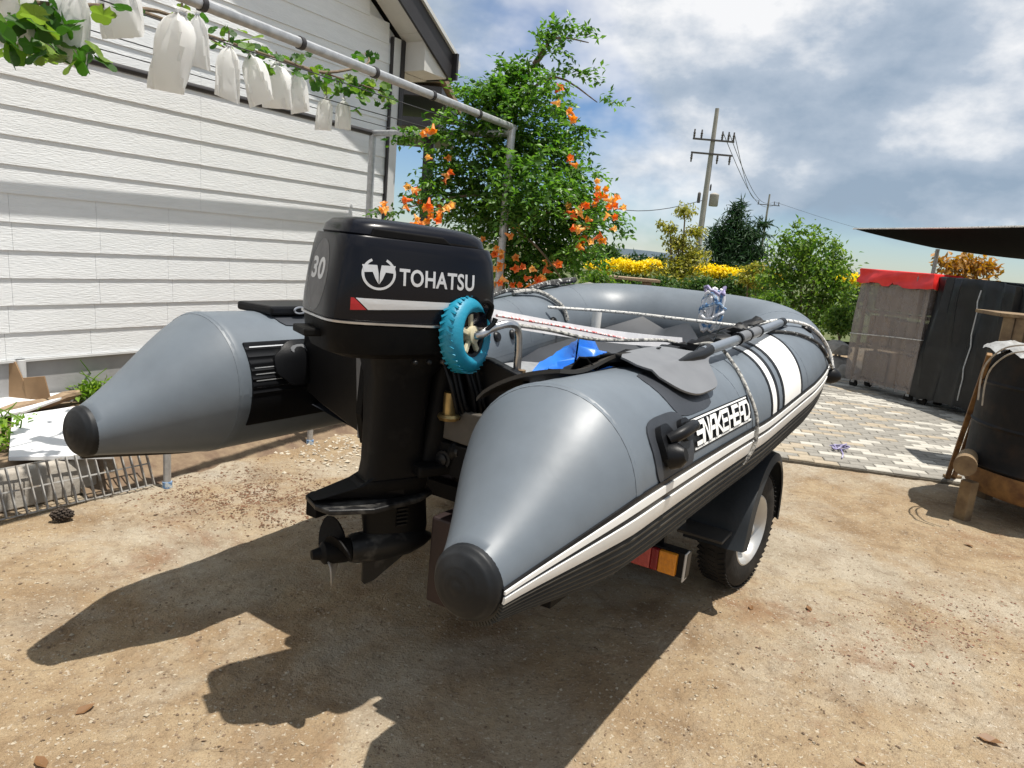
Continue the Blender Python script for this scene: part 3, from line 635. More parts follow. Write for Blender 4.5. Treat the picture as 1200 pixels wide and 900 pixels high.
for px, py, rp in ((638, 48, 15), (612, 85, 24), (572, 108, 24), (603, 120, 36), (640, 118, 24), (548, 150, 30), (590, 165, 46), (640, 170, 38), (530, 195, 30), (575, 205, 42), (620, 215, 48), (660, 215, 34), (505, 235, 22), (550, 245, 38), (600, 255, 46), (650, 258, 44), (690, 248, 22), (630, 300, 42), (670, 285, 30), (600, 305, 30), (645, 330, 22), (585, 125, 30)):
    for _ in range(2):
        P = tp(px+random.gauss(0, 4), py+random.gauss(0, 4), random.gauss(0, .22)); rr = rp/F_PX*TVD; cl.append((P.x, P.y, P.z, rr, rr*.9, rr*.85))
P, d = clump_points(cl, 2500, .35)
extra = []
for e in ([(640, 45), (660, 35), (690, 45)], [(640, 90), (680, 85), (712, 122)], [(645, 60), (652, 35)], [(690, 240), (715, 250), (725, 270)], [(480, 240), (455, 248)], [(520, 160), (490, 155), (478, 165)], [(560, 115), (540, 105)], [(640, 130), (668, 150), (680, 148)]):
    pp = smoothpath([tp(*q) for q in e], 5)
    for q in pp: extra += [q+Vector((random.gauss(0, .015), random.gauss(0, .015), random.gauss(0, .015))) for _ in range(2)]
ctr = np.array(tp(595, 220)); P = np.concatenate([P, np.array([tuple(q) for q in extra])]); od = P-ctr; od /= np.linalg.norm(od, axis=1)[:, None]
pos, size, outd = [], [], []                                    # pinnate leaves: leaflets in pairs on an arching stalk
for p_, o in zip(P, od):
    ax = o+RNG.normal(size=3)*.7; ax[2] *= .5; ax /= np.linalg.norm(ax); sd_ = np.cross(ax, (0, 0, 1)); sd_ /= np.linalg.norm(sd_)+1e-9; ln = RNG.uniform(.13, .24)
    for k in range(5):
        t = (k+.6)/5; q = p_+ax*ln*t+np.array([0, 0, -.35*ln*t*t])
        for sg in ((-1, 1) if k < 4 else (0,)):
            pos.append(q); size.append(RNG.uniform(.045, .075)); outd.append(ax*(.55 if sg else 1.6)+sd_*sg*1.5+np.array([0, 0, -.25]))
leaf_mesh('leaves', MT['vine'], tv, np.array(pos), np.array(size), up=.5, aspect=.5, out=np.array(outd))
fbm_ = MB()                                                    # one trumpet flower
FR = []
for z_, r_ in ((0, .006), (.03, .011), (.055, .016), (.066, .028)):
    FR.append([(r_*math.cos(2*math.pi*k/10)*(1 if z_ < .06 else (1.25 if k % 2 else .85)), r_*math.sin(2*math.pi*k/10)*(1 if z_ < .06 else (1.25 if k % 2 else .85)), z_) for k in range(10)])
fbm_.rings(FR, cap=False)
def fmesh(mat):
    me = bpy.data.meshes.new('flower'); me.from_pydata(fbm_.v, [], fbm_.f); me.materials.append(mat); me.update(); return me
FM = [fmesh(MT['flower']), fmesh(leafmat('pale orange flower', (.88, .45, .14), (.88, .55, .22), .35)), fmesh(leafmat('red orange flower', (.75, .16, .05), (.78, .22, .07), .3))]
fl = []
for px, py, n_, r_ in ((490, 245, 12, 14), (455, 247, 3, 6), (520, 240, 5, 10), (505, 255, 4, 8), (512, 190, 2, 6), (525, 205, 3, 8), (500, 152, 3, 8), (585, 295, 9, 13), (597, 272, 3, 6), (590, 320, 7, 12), (580, 340, 5, 8), (632, 322, 8, 10), (650, 315, 4, 8), (680, 265, 14, 16), (700, 235, 7, 10), (718, 245, 5, 7), (712, 228, 3, 6), (690, 285, 6, 10), (665, 250, 3, 8), (668, 195, 2, 4), (650, 112, 2, 5), (648, 122, 1, 3), (667, 135, 2, 4), (695, 215, 2, 4), (640, 335, 5, 9), (605, 335, 4, 8), (480, 225, 2, 5)):
    for _ in range(n_): fl.append((px+random.gauss(0, r_*.8), py+random.gauss(0, r_*.7)))
for px, py in fl:
    Pq = tp(px, py, -.45+random.uniform(-.25, .2)); dv = Vector((random.gauss(.1, .7), random.gauss(-.9, .5), random.gauss(.0, .6)))
    link('flower', random.choices(FM, (5, 3, 3))[0], tv, Matrix.Translation(Pq-tv_o) @ dv.to_track_quat('Z', 'Y').to_matrix().to_4x4() @ Matrix.Scale(random.uniform(.85, 1.25), 4))

# ------------------------------------------------------------------ garden behind: shrubs, hedge, trees
def shrub(name, label, cat, px, pyb, y, clumps, n, leaf, mats, stems=3, aspect=.45, up=.35, group=None, shell=.5):
    """clumps in pixels at distance y: (px,py,rx,ry)"""
    o = at(px, pyb, y); o.z = 0; t = mkthing(name, label, cat, o.x, o.y, group); k = y/F_PX; C = []
    for cx, cy, rx, ry in clumps:
        P = at(cx, cy, y+random.gauss(0, .12*rx*k)); C.append((P.x, P.y, P.z, rx*k, rx*k*.85, ry*k))
    for s_ in range(stems):
        c_ = clumps[s_ % len(clumps)]; P = at(c_[0], c_[1], y); limb(t, 'trunk' if s_ == 0 else 'branch', [o+Vector((0, 0, -.1)), o.lerp(P, .45)+Vector((random.gauss(0, .05), 0, .0)), P], .02*y/8, .006*y/8)
    P, d = clump_points(C, n, shell)
    P = P[P[:, 2] > .03]; mats_ = mats if isinstance(mats, (list, tuple)) else [mats]; idx = RNG.integers(0, len(mats_), len(P)); d = d[:len(P)]
    for i_, m_ in enumerate(mats_):
        Q = P[idx == i_]
        leaf_mesh('crown' if i_ == 0 else 'blossom', MT[m_], t, Q, RNG.uniform(.7, 1.3, len(Q))*leaf, aspect=aspect, up=up)
    return t
shrub('leafy_bush', 'tall loose green bush behind the boat bow', 'bush', 945, 395, 13, [(945, 330, 45, 40), (925, 310, 30, 30), (960, 305, 35, 35), (940, 285, 22, 22), (975, 325, 25, 32), (985, 350, 20, 25), (905, 335, 25, 25), (945, 368, 50, 22), (935, 268, 8, 14), (958, 278, 7, 16), (915, 285, 8, 16), (978, 295, 8, 14)], 6500, .095, 'bush', 5)
shrub('yellow_green_tree', 'thin yellow green tree in front of the nearer utility pole', 'tree', 800, 350, 21, [(800, 310, 24, 18), (795, 285, 20, 12), (803, 248, 14, 9), (785, 268, 12, 7), (815, 272, 14, 8), (790, 325, 35, 15), (812, 300, 20, 14), (775, 262, 6, 4)], 4200, .12, 'yellowgreen', 4, shell=.2)
pine = shrub('pine_tree', 'dark green pine tree between the two utility poles', 'tree', 862, 350, 30, [(862, 262, 20, 9), (848, 272, 20, 8), (880, 275, 22, 8), (862, 285, 34, 9), (850, 297, 30, 9), (880, 298, 26, 9), (862, 248, 12, 9), (868, 240, 7, 6), (895, 262, 10, 5), (840, 285, 15, 7), (858, 310, 34, 8)], 7000, .30, 'pine', 4, aspect=.14, shell=.15)
for k, (px, y, w_, lab) in enumerate(((715, 24, 28, 'leftmost clump of the yellow flowering hedge beside the trumpet vine'), (752, 23, 24, 'yellow flowering hedge clump just left of the thin yellow green tree'), (836, 24, 24, 'yellow flowering hedge clump below the pine tree'), (885, 23, 26, 'yellow flowering hedge clump left of the tall green bush'), (1003, 22, 26, 'yellow flowering hedge clump between the green bush and the red topped cart'))):
    yb = 305+(px-700)*.062+5
    cs = [(px+dx, yb+14+random.uniform(-2, 4), 15, 12) for dx in (-w_*.7, 0, w_*.7)]
    shrub('flowering_hedge', lab, 'hedge', px, 345, y, cs+[(px, yb+26, w_, 12)], 1500, .12, 'hedge', 1, group='yellow flowering hedge row')
    t = [o for o in bpy.data.objects if o.get('label') == lab][0]
    C = []
    for dx in (-w_*.75, -w_*.3, .1*w_, w_*.5, w_*.85):
        P = at(px+dx, yb-1+random.uniform(-2, 3), y-.3); r = 11/F_PX*y; C.append((P.x, P.y, P.z, r, r, r*.65))
    P, d = clump_points(C, 2600, .3); leaf_mesh('blossom', MT['yellow'], t, P, RNG.uniform(.06, .11, len(P)), aspect=.8, up=.6)
for k, (px, py, y, rx, ry, mt_, lab) in enumerate(((700, 330, 12.5, 22, 18, 'bush', 'low green shrub beside the trumpet vine flowers'), (728, 342, 12, 16, 10, 'weed', 'bright light green plant left of the garden bench'), (770, 335, 16, 26, 14, 'hedge', 'dark green shrub behind the middle of the bow tube'), (815, 338, 15, 30, 16, 'hedge', 'dark shrub below the thin yellow green tree'), (862, 335, 15, 24, 16, 'hedge', 'dark green shrub directly below the pine tree'), (885, 320, 14.5, 20, 14, 'yellowgreen', 'pale yellow leaved shrub left of the tall green bush'), (985, 372, 11.5, 20, 18, 'bush', 'small green shrub at the right foot of the tall bush'), (905, 355, 12.5, 20, 18, 'bush', 'small green shrub at the left foot of the tall bush'), (708, 296, 28, 20, 12, 'hedge', 'round green tree crown behind the hedge near the trumpet vine'))):
    shrub('shrub', lab, 'shrub', px, py+20, y, [(px-rx*.4, py+2, rx*.6, ry*.8), (px+rx*.4, py, rx*.6, ry*.9), (px, py-ry*.3, rx*.5, ry*.6), (px, py+ry*.6, rx, ry*.6)], 1300, .075*y/12, mt_, 2)
shrub('orange_leaved_bush', 'bush with orange young leaves behind the black covered cart', 'bush', 1130, 400, 12.5, [(1115, 312, 18, 12), (1135, 308, 22, 14), (1155, 314, 18, 12), (1130, 330, 30, 14), (1100, 305, 8, 6)], 900, .12, 'orange_leaf', 3, shell=.3)
for px, w_, y, lab in ((738, 26, 130, 'low dark distant tree clump on the horizon left of the poles'), (985, 18, 150, 'dark distant tree clump on the horizon right of the green bush'), (765, 18, 140, 'small dark distant tree clump behind the thin yellow tree')):
    yb = 302+(px-700)*.075
    shrub('distant_tree', lab, 'tree', px, yb+14, y, [(px-w_*.5, yb, w_*.5, 5), (px+w_*.4, yb-1, w_*.6, 5), (px, yb+5, w_, 5)], 900, 1.0, 'pine', 1, group='distant trees on the horizon')
# weeds on the bed
for px, py, n_, lab in ((48, 460, 130, 'bright green weed growing by the cardboard scrap'), (108, 468, 200, 'bright green weed clump beside the boat cone'), (4, 515, 60, 'green weed at the left edge behind the kerb')):
    o = gnd(px, py, .18); t = mkthing('weed', lab, 'weed', o.x, o.y, z=.17); C = [(o.x+random.gauss(0, .07), o.y+random.gauss(0, .07), .2+random.uniform(.02, .10), .07, .07, .06) for _ in range(7)]
    for s_ in range(4): limb(t, 'stem', [o+Vector((0, 0, -.02)), o+Vector((random.gauss(0, .05), random.gauss(0, .05), .12)), o+Vector((random.gauss(0, .09), random.gauss(0, .09), random.uniform(.18, .3)))], .006, .003, 'weed')
    P, d = clump_points(C, n_*2, .4); leaf_mesh('leaves', MT['weed'], t, P, RNG.uniform(.03, .07, len(P)), up=.5)

# garden bench and border stones
bo = at(730, 352, 13.2); bo.z = 0; bn = mkthing('garden_bench', 'weathered wooden bench among the shrubs behind the boat', 'bench', bo.x, bo.y)
for k in range(3):
    b_ = MB(); b_.box((.05, -.17+k*.17, 1.12), (1.1, .15, .05)); b_.build('plank', MT['log'], bn, smooth=0, bev=.006)
for x_ in (-.35, .4):
    b_ = MB(); b_.box((x_, 0, .54), (.12, .34, 1.09)); b_.build('leg', MT['log'], bn, smooth=0, bev=.006)
def stone(x, y, z, r, label, seed):
    rr = random.Random(seed); bm = bmesh.new(); bmesh.ops.create_icosphere(bm, subdivisions=2, radius=1)
    for v in bm.verts:
        f_ = 1+.22*math.sin(v.co.x*3+seed)+.18*math.sin(v.co.y*4+seed*2)+rr.uniform(-.06, .06); v.co = Vector((v.co.x*r*1.25*f_, v.co.y*r*f_, max(v.co.z*r*.7*f_, -r*.4)))
    me = bpy.data.meshes.new('border_stone'); bm.to_mesh(me); bm.free(); me.materials.append(MT['stone']); me.polygons.foreach_set('use_smooth', [True]*len(me.polygons)); me.set_sharp_from_angle(angle=rad(40))
    tag(link('border_stone', me, None, Matrix.Translation((x, y, z+r*.3))), label, 'stone', 'stones along the garden border')
for k, (px, y, r, z) in enumerate(((612, 9.5, .34, .8), (638, 9.8, .26, .85), (660, 10.2, .30, .8), (684, 10.4, .24, .85), (990, 10.9, .26, .0), (1008, 10.7, .20, .0), (996, 10.95, .18, .35))):
    P = at(px, 350, y)
    lab = ('large stone behind the boat below the trumpet vine', 'second stone from the vine trunk behind the boat', 'third stone from the vine trunk behind the boat', 'stone farthest right behind the port tube', 'large dark stone between the bow and the red topped cart', 'small dark stone beside the wheel of the film wrapped cart', 'dark stone lying on the large one beside the bow')[k]
    stone(P.x, P.y, z, r, lab, k+3)
rw = MB(); A_, B_ = at(560, 400, 10.2), at(700, 400, 11.0); A_.z = B_.z = 0
rw.grid(lambda i, j: (A_.x-.6+(B_.x-A_.x+1.2)*i/30, A_.y+(B_.y-A_.y)*i/30+(0, .06, .15, .5, 1.6)[j], (0, .5, .78, .84, .85)[j]+.05*math.sin(i*1.7+j)), 31, 5)
tag(rw.build('planting_mound', MT['soil'], smooth=60), kind='structure')

# ------------------------------------------------------------------ utility poles and wires
def utility_pole(px, y, ztop_, arms, label, name='utility_pole', lean=0, r=.17):
    o = at(px, 300, y); o.z = 0; t = mkthing(name, label, 'utility pole', o.x, o.y)
    b_ = MB(); b_.pipe([(0, 0, -.2), (lean*.5, 0, ztop_*.5), (lean, 0, ztop_)], [r, r*.85, r*.6], 12); b_.build('pole', MT['pole'], t)
    ends = []
    for z_, w_, ins in arms:
        x0 = lean*z_/ztop_
        b_ = MB(); b_.box((x0, -.14, z_), (w_, .10, .10)); arm = b_.build('crossarm', MT['insul'], t, smooth=0)
        for sx in ins:
            b_ = MB(); dn = -1 if z_ < ztop_-1.9 else 1
            b_.lathe((x0+sx*w_/2, -.14, z_+.05*dn), (0, 0, dn), [(0, .03), (.05, .07), (.1, .05), (.15, .08), (.2, .05), (.28, .08), (.34, .05), (.5, .045)], 8); b_.build('insulator', MT['insul'], arm)
            ends.append(Vector((o.x+x0+sx*w_/2, o.y-.14, z_+.5*dn)))
    return t, ends
up, e1 = utility_pole(817, 45, 10.6, ((8.75, 2.5, (-.95, -.6, .4, .7, .95)), (7.95, 2.5, (-.95, .3, .9))), 'tall concrete utility pole with two crossarms and a transformer', r=.2)
for (x_, z_, r_, h_) in ((.55, 5.3, .28, .75), (-.38, 5.35, .10, .6), (.25, 6.0, .05, .35)):
    b_ = MB(); b_.lathe((x_, 0, z_), (0, 0, 1), [(-h_/2, r_*.9), (-h_/2+.05, r_), (h_/2-.05, r_), (h_/2, r_*.8), (h_/2+.06, r_*.2)], 16); b_.build('transformer' if r_ > .2 else 'fuse', MT['pole'] if r_ > .2 else MT['insul'], up)
up2, e2 = utility_pole(891, 105, 11.8, ((10.3, 3.2, (-.9, .5, .9)),), 'smaller distant utility pole right of the pine tree', r=.2)
def wire(a, b2, sag, label):
    b_ = MB(); b_.pipe([a.lerp(b2, k/14)-Vector((0, 0, sag*math.sin(math.pi*k/14))) for k in range(15)], .022, 5); tag(b_.build('overhead_wire', MT['wire']), label, 'wire', 'overhead power lines')
for k, (i, j) in enumerate(((4, 0), (3, 1), (2, 2))):
    wire(e1[i], e2[j], 1.2+.5*k, ('topmost overhead wire between the two utility poles', 'middle overhead wire between the two utility poles', 'lowest overhead wire between the two utility poles')[k])
wire(Vector((e1[0].x+1, 45, 5.2)), at(640, 215, 40), 1.0, 'overhead wire running left from the tall pole towards the trumpet vine')
wire(e2[1], at(1120, 275, 220), 2.5, 'faint overhead wire running right from the distant utility pole')

# ------------------------------------------------------------------ black shade sail at the right
c = [at(1000, 268, 11.5), at(1115, 267, 9.2), at(1330, 262, 6.8), at(1400, 318, 9.5), at(1200, 304, 11.0), at(1110, 291, 11.4)]
sl = thing('shade_sail', 'black shade net stretched overhead at the right', 'shade sail', Matrix.Translation((c[4].x, c[4].y, 0)))
o_ = Vector((c[4].x, c[4].y, 0)); T_, Bt = [c[0], c[1], c[2]], [c[0], c[5], c[4], c[3]]
tpth = smoothpath(T_, 12); bpth = smoothpath(Bt, 8); tpth = [tpth[int(i*(len(tpth)-1)/24)] for i in range(25)]; bpth = [bpth[int(i*(len(bpth)-1)/24)] for i in range(25)]
b_ = MB(); b_.sheet(lambda i, j, th: tpth[i].lerp(bpth[i], j/8)-o_-Vector((0, 0, .10*math.sin(math.pi*j/8)*min(1, i/8)-th)), 25, 9, .012); b_.build('net', MT['shade'], sl, smooth=60)
pp = at(1099, 292, 11.4); b_ = MB(); b_.cyl((pp.x-o_.x, pp.y-o_.y, 0), pp-o_, .03); b_.build('post', MT['galv'], sl)
b_ = MB(); b_.pipe([q-o_ for q in tpth], .012, 6); b_.build('edge_cord', MT['rope'], sl)

# ------------------------------------------------------------------ wrapped carts at the right
def cart_frame(A, B):
    u = (B-A); ln = u.length; u.normalize(); v = Vector((-u.y, u.x, 0)); M = Matrix.Identity(4)      # v points away behind the face
    for i in range(3): M[i][0], M[i][1], M[i][3] = u[i], v[i], A[i]
    return M, ln
C0, C1, C2 = Vector((4.68, 9.9, 0)), Vector((5.07, 8.92, 0)), Vector((5.52, 7.72, 0))
def cloth_box(l, d, z0, z1, rr, amp=.02, seg=14, flare=.02):
    """draped rectangular cover, rounded corners, wrinkled"""
    per = []
    for k in range(seg): per.append((l*k/seg, 0))
    for k in range(seg//2): per.append((l, d*k/(seg//2)))
    for k in range(seg): per.append((l-l*k/seg, d))
    for k in range(seg//2): per.append((0, d-d*k/(seg//2)))
    n = len(per); rows = []; H = 16
    for j in range(H+1):
        t = j/H; z_ = z0+(z1-z0)*t; ring = []
        for k, (x, y) in enumerate(per):
            nx_, ny_ = (x-l/2)/(l/2), (y-d/2)/(d/2); w = amp*(math.sin(k*1.3+.4*math.sin(k*3.7)+t*1.5)*(1-t*.5)+.6*math.sin(k*.6+t*5)+.5*math.sin(k*2.9+t*3)); f_ = 1+flare*(1-t)
            ring.append(((x-l/2)*f_+l/2+w*nx_*.6, (y-d/2)*f_+d/2+w*ny_, z_+(rr.uniform(-.03, .03) if j == 0 else 0)))
        rows.append(ring)
    cx = [(l/2+(p[0]-l/2)*.96, d/2+(p[1]-d/2)*.96, z1+.012) for p in rows[-1]]
    rows.append(cx); return rows
M, ln = cart_frame(C1, C0); rr = random.Random(5)
ct = thing('wrapped_cart', 'cart wrapped in clear plastic film with a red top cover', 'cart', M)
fr = MB()
for x_ in (.06, ln-.06):
    for y_ in (-.05, -.40): fr.box((x_, y_, .82), (.035, .035, 1.42))
for z_ in (.15, .62, 1.08, 1.5):
    fr.box((ln/2, -.22, z_), (ln-.1, .36, .03))
fr.build('rack', MT['log'], ct, smooth=0)
for k, (x_, z_, w_, h_, mt_) in enumerate(((.26, .38, .36, .40, 'card'), (.68, .36, .40, .36, 'wood'), (.30, .83, .42, .36, 'wood'), (.72, .84, .34, .38, 'card'), (.5, 1.28, .7, .32, 'log'))):
    b_ = MB(); b_.box((x_, -.22, z_), (w_, .30, h_)); b_.build('carton', MT[mt_], ct, smooth=0, bev=.01)
b_ = MB(); R_ = [[(p[0], -p[1], p[2]) for p in r] for r in cloth_box(ln, .44, .12, 1.60, rr, .016, 30)]; b_.rings(R_, cap=False); b_.build('film', MT['film'], ct, smooth=60)
b_ = MB(); R_ = [[(ln/2+(p[0]-ln/2)*1.07, -.22+(-p[1]+.22)*1.16, p[2]) for p in r] for r in cloth_box(ln, .44, 1.46, 1.635, rr, .016, flare=.05)]; b_.rings(R_, cap=False); b_.f.append(tuple(range(len(b_.v)-len(R_[0]), len(b_.v)))); b_.build('red_cover', MT['redplastic'], ct, smooth=50)
b_ = MB(); b_.pipe([(-.03, -.47, .80), (-.03, .03, .82), (ln*.5, .035, .79), (ln+.03, .03, .75), (ln+.03, -.47, .75)], .006, 6); b_.build('string', MT['rope'], ct)
def casters(t, ln_, mat='tyre'):
    for x_ in (.08, ln_-.08):
        for y_ in (-.08, -.36):
            b_ = MB(); b_.lathe((x_, y_-.02, .06), (0, 1, 0), [(0, .03), (.004, .06), (.036, .06), (.04, .03)], 16); w_ = b_.build('caster', MT[mat], t)
            b_ = MB(); b_.box((x_, y_, .105), (.05, .06, .06)); b_.build('fork', MT['galv'], w_, smooth=0)
casters(ct, ln)
M, ln = cart_frame(C2, C1+(C2-C1)*.03)
ct = thing('wrapped_cart', 'cart fully covered in black tarpaulin beside the red topped one', 'cart', M)
fr = MB()
for x_ in (.06, ln-.06):
    for y_ in (-.05, -.58): fr.box((x_, y_, .78), (.035, .035, 1.36))
fr.build('rack', MT['galv'], ct, smooth=0)
b_ = MB(); R_ = [[(p[0], -p[1], p[2]-.10*max(0, .5-p[0]/ln)*(p[2]/1.6)) for p in r] for r in cloth_box(ln, .64, .10, 1.61, rr, .03, 22)]; b_.rings(R_, cap=False); b_.f.append(tuple(range(len(b_.v)-len(R_[0]), len(b_.v)))); b_.build('tarpaulin', MT['blacktarp'], ct, smooth=55)
b_ = MB(); b_.pipe([(ln*.48+.012*math.sin(k*2.1), .045+.01*math.sin(k), 1.50-k*.13) for k in range(11)], .008, 6); b_.build('seam_tape', MT['galv'], ct)
casters(ct, ln)

# ------------------------------------------------------------------ burnt drum on wooden legs
DC = Vector((3.72, 4.70, 0)); dr = thing('burn_drum', 'large black burnt steel drum on wooden legs at the right edge', 'drum', Matrix.Translation(DC))
b_ = MB(); b_.lathe((0, 0, 0), (0, 0, 1), [(.34, .50), (.36, .515), (.38, .505), (.62, .505), (.635, .515), (.65, .505), (.9, .505), (.915, .515), (.93, .505), (1.13, .505), (1.15, .49)], 48); b_.build('shell', MT['drum'], dr)
b_ = MB(); b_.lathe((0, 0, 0), (0, 0, 1), [(.14, .36), (.17, .46), (.25, .505), (.34, .512)], 48); b_.build('base', MT['drumrust'], dr)
b_ = MB(); b_.grid(lambda i, j: ((.53*j/8)*math.cos(2*math.pi*i/36), (.53*j/8)*math.sin(2*math.pi*i/36), 1.165+.02*math.sin(i*2.3+j)*(j/8)+.014*math.cos(i*3.1-j*2)-(.03 if j == 8 else 0)), 36, 9, closeu=True); b_.build('foil_lid', MT['foil'], dr, smooth=50)
for an in (285, 20, 110):
    x_, y_ = .40*math.cos(rad(an)), .40*math.sin(rad(an)); b_ = MB(); b_.box((x_, y_, .09), (.08, .08, .24), Matrix.Rotation(rad(an), 3, 'Z')); b_.build('leg', MT['wood'], dr, smooth=0, bev=.006)
hp = [at(1215, 411, 4.28), at(1190, 413, 4.36), at(1174, 420, 4.46), at(1160, 434, 4.58), at(1154, 452, 4.66), at(1151, 475, 4.70)]
for k, dx in enumerate((0, .035)):
    b_ = MB(); b_.pipe(smoothpath([q-DC+Vector((-dx, 0, dx)) for q in hp], 5), .0055, 8); b_.build('handle_pipe', MT['hose'], dr)
P = at(1131, 546, gnd(1127, 608).y-.06); b_ = MB(); lo_ = Vector((.57, .82, 0)); b_.cyl(P, P+lo_*.30, .068, .06, 22)
tag(b_.build('log', MT['wood']), 'round cut log lying beside the drum with its sawn end showing', 'log')
P = gnd(1127, 608); b_ = MB(); b_.box((0, 0, .13), (.075, .08, .28)); tag(b_.build('wooden_block', MT['wood'], M=Matrix.Translation(P) @ Matrix.Rotation(.4, 4, 'Z'), smooth=0, bev=.006), 'upright wooden block under the round log at the drum', 'wooden block')
A_, B_ = gnd(1109, 563), at(1160, 415, 4.75)
for k, (dx, mt_) in enumerate(((0, 'drumrust'),)):
    t = thing('wooden_rack', 'narrow brown wooden rack leaning against the left side of the drum', 'rack', Matrix.Translation(A_))
    ax = (B_-A_); q = ax.to_track_quat('Z', 'Y').to_matrix()
    for off_ in (0, .07):
        b_ = MB(); b_.box(ax*.5+Vector((off_, .03*off_/.07, 0)), (.035, .03, ax.length), q); b_.build('rail', MT['drumrust'], t, smooth=0, bev=.004)
    b_ = MB(); b_.box(Vector((.05, .015, .025)), (.14, .03, .04)); b_.build('foot', MT['wood'], t, smooth=0, bev=.004)
P = at(1195, 420, 5.75); P.z = 0; cr_ = thing('wooden_crate', 'wooden slatted crate standing behind the burnt drum', 'crate', Matrix.Translation(P) @ Matrix.Rotation(rad(-12), 4, 'Z'))
for k in range(6):
    b_ = MB(); b_.box((-.14+k*.085, 0, .68), (.075, .03, 1.32)); b_.build('slat', MT['wood'], cr_, smooth=0, bev=.004)
b_ = MB(); b_.box((.07, .22, 1.335), (.58, .50, .03)); b_.build('top_board', MT['wood'], cr_, smooth=0, bev=.004)
for z_ in (.15, .9):
    b_ = MB(); b_.box((.07, .032, z_), (.56, .03, .06)); b_.build('batten', MT['log'], cr_, smooth=0)

# ------------------------------------------------------------------ inflatable boat
YAW, BP = .5433, -.0167
fw = Vector((math.sin(YAW)*math.cos(BP), math.cos(YAW)*math.cos(BP), math.sin(BP))); lf = Vector((-math.cos(YAW), math.sin(YAW), 0)); bu = fw.cross(lf)
BF = Matrix.Identity(4)
for i in range(3): BF[i][0], BF[i][1], BF[i][2], BF[i][3] = fw[i], lf[i], bu[i], (-.504, 2.0903, .964)[i]
BI = BF.inverted(); toB = lambda P: BI @ Vector(P)
def bray(px, py, ax, val):                 # pixel ray meets a boat-frame plane
    c = BI @ CAM; d = BI.to_3x3() @ ray(px, py); t = (val-c[ax])/d[ax]; return c+d*t
TR, TA, LC, RC, DROP, FLARE = .25, .7172, .3774, .080, .128, .037
X1, X2, BW, RISE = 2.08, 3.16, .75, .185
# centreline of the starboard half, seam -> bow middle
CLP = [Vector((X1*k/24, -(TA+.045*(k/24)**2), 0)) for k in range(24)]
for k in range(49):
    t = math.pi/2*k/48; c_, s_ = math.cos(t), math.sin(t)
    CLP.append(Vector((X1+(X2-X1)*s_**(2/3.2), -(TA+.045)*c_**(2/3.2), 0)))
for p_ in CLP:
    q = max(0, (p_.x-1.25)/(X2-1.25)); p_.z = RISE*q**1.25
ARC = [0]
for a_, b_ in zip(CLP, CLP[1:]): ARC.append(ARC[-1]+(b_-a_).length)
SMAX = ARC[-1]
def cl_at(s):
    if s <= 0: return CLP[0]+Vector((s, 0, 0)), Vector((1, 0, 0))
    s = min(s, SMAX); i = min(max(int(np.searchsorted(ARC, s))-1, 0), len(ARC)-2); t = (s-ARC[i])/(ARC[i+1]-ARC[i])
    T = (CLP[i+1]-CLP[i]).normalized()
    T0 = (CLP[min(i+2, len(CLP)-1)]-CLP[i]).normalized() if i+2 < len(CLP) else Vector((0, 1, 0))
    return CLP[i].lerp(CLP[i+1], t), T.lerp(T0, t).normalized()
def surf(s, ph, off=0, side=-1):
    """point on the tube skin. s along starboard half from seam, ph angle (0 outboard, 90 top, 180 inboard)"""
    c, T = cl_at(s); r = TR
    if s < 0:
        t = -s/LC; e_ = t*t*(3-2*t)*.25+t*.75
        r = TR+(RC-TR)*e_; c = Vector((s, -TA-FLARE*t, -DROP*e_))
    elif s > 1.7: r = TR+.004*min(1, s-1.7)
    nrm = Vector((T.y, -T.x, 0)).normalized(); up = Vector((0, 0, 1))
    tl = Vector((T.x, T.y, T.z)); up = (up-tl*tl.z).normalized()
    p = c+(nrm*math.cos(ph)+up*math.sin(ph))*(r+off)
    return p if side < 0 else Vector((p.x, -p.y, p.z))
boat = thing('inflatable_boat', 'grey inflatable boat with white stripes loaded on the trailer', 'boat', BF, (1.2, 0, -.42))
NS, NP = 110, 44
tb = MB(); half = [SMAX*k/NS for k in range(NS+1)]
ringS = [[surf(s, 2*math.pi*k/NP) for k in range(NP)] for s in half]; ringP = [[surf(s, 2*math.pi*k/NP, 0, 1) for k in range(NP)] for s in half[:-1]]
tb.rings(ringS+ringP[::-1], cap=True); tube_o = tb.build('tube', MT['pvc'], boat, smooth=60)
def patch(name, mat, s0, s1, p0, p1, off=.003, th=.004, side=-1, ns=None, nph=None, rs=0, skew=0, parent=None, prof=None):
    ns = ns or max(4, int(abs(s1-s0)/.04)+2); nph = nph or max(4, int(abs(p1-p0)/6)+2)
    def f(i, j, t_):
        u, v = i/(ns-1), j/(nph-1)
        if rs:                           # rounded corners: superellipse squeeze
            a_, b2 = 2*u-1, 2*v-1; k1 = 1-rs*(abs(b2)**4)*.5; k2 = 1-rs*(abs(a_)**4)*.5; u, v = .5+a_*k1/2, .5+b2*k2/2
        s = s0+(s1-s0)*u+skew*(v-.5); ph = rad(p0+(p1-p0)*v)
        return surf(s, ph, off-.004+(th if t_ else 0)+(prof(u, v) if (prof and t_) else 0), side)
    b_ = MB(); b_.sheet(f, ns, nph, 1); return b_.build(name, mat, parent or boat, smooth=40)
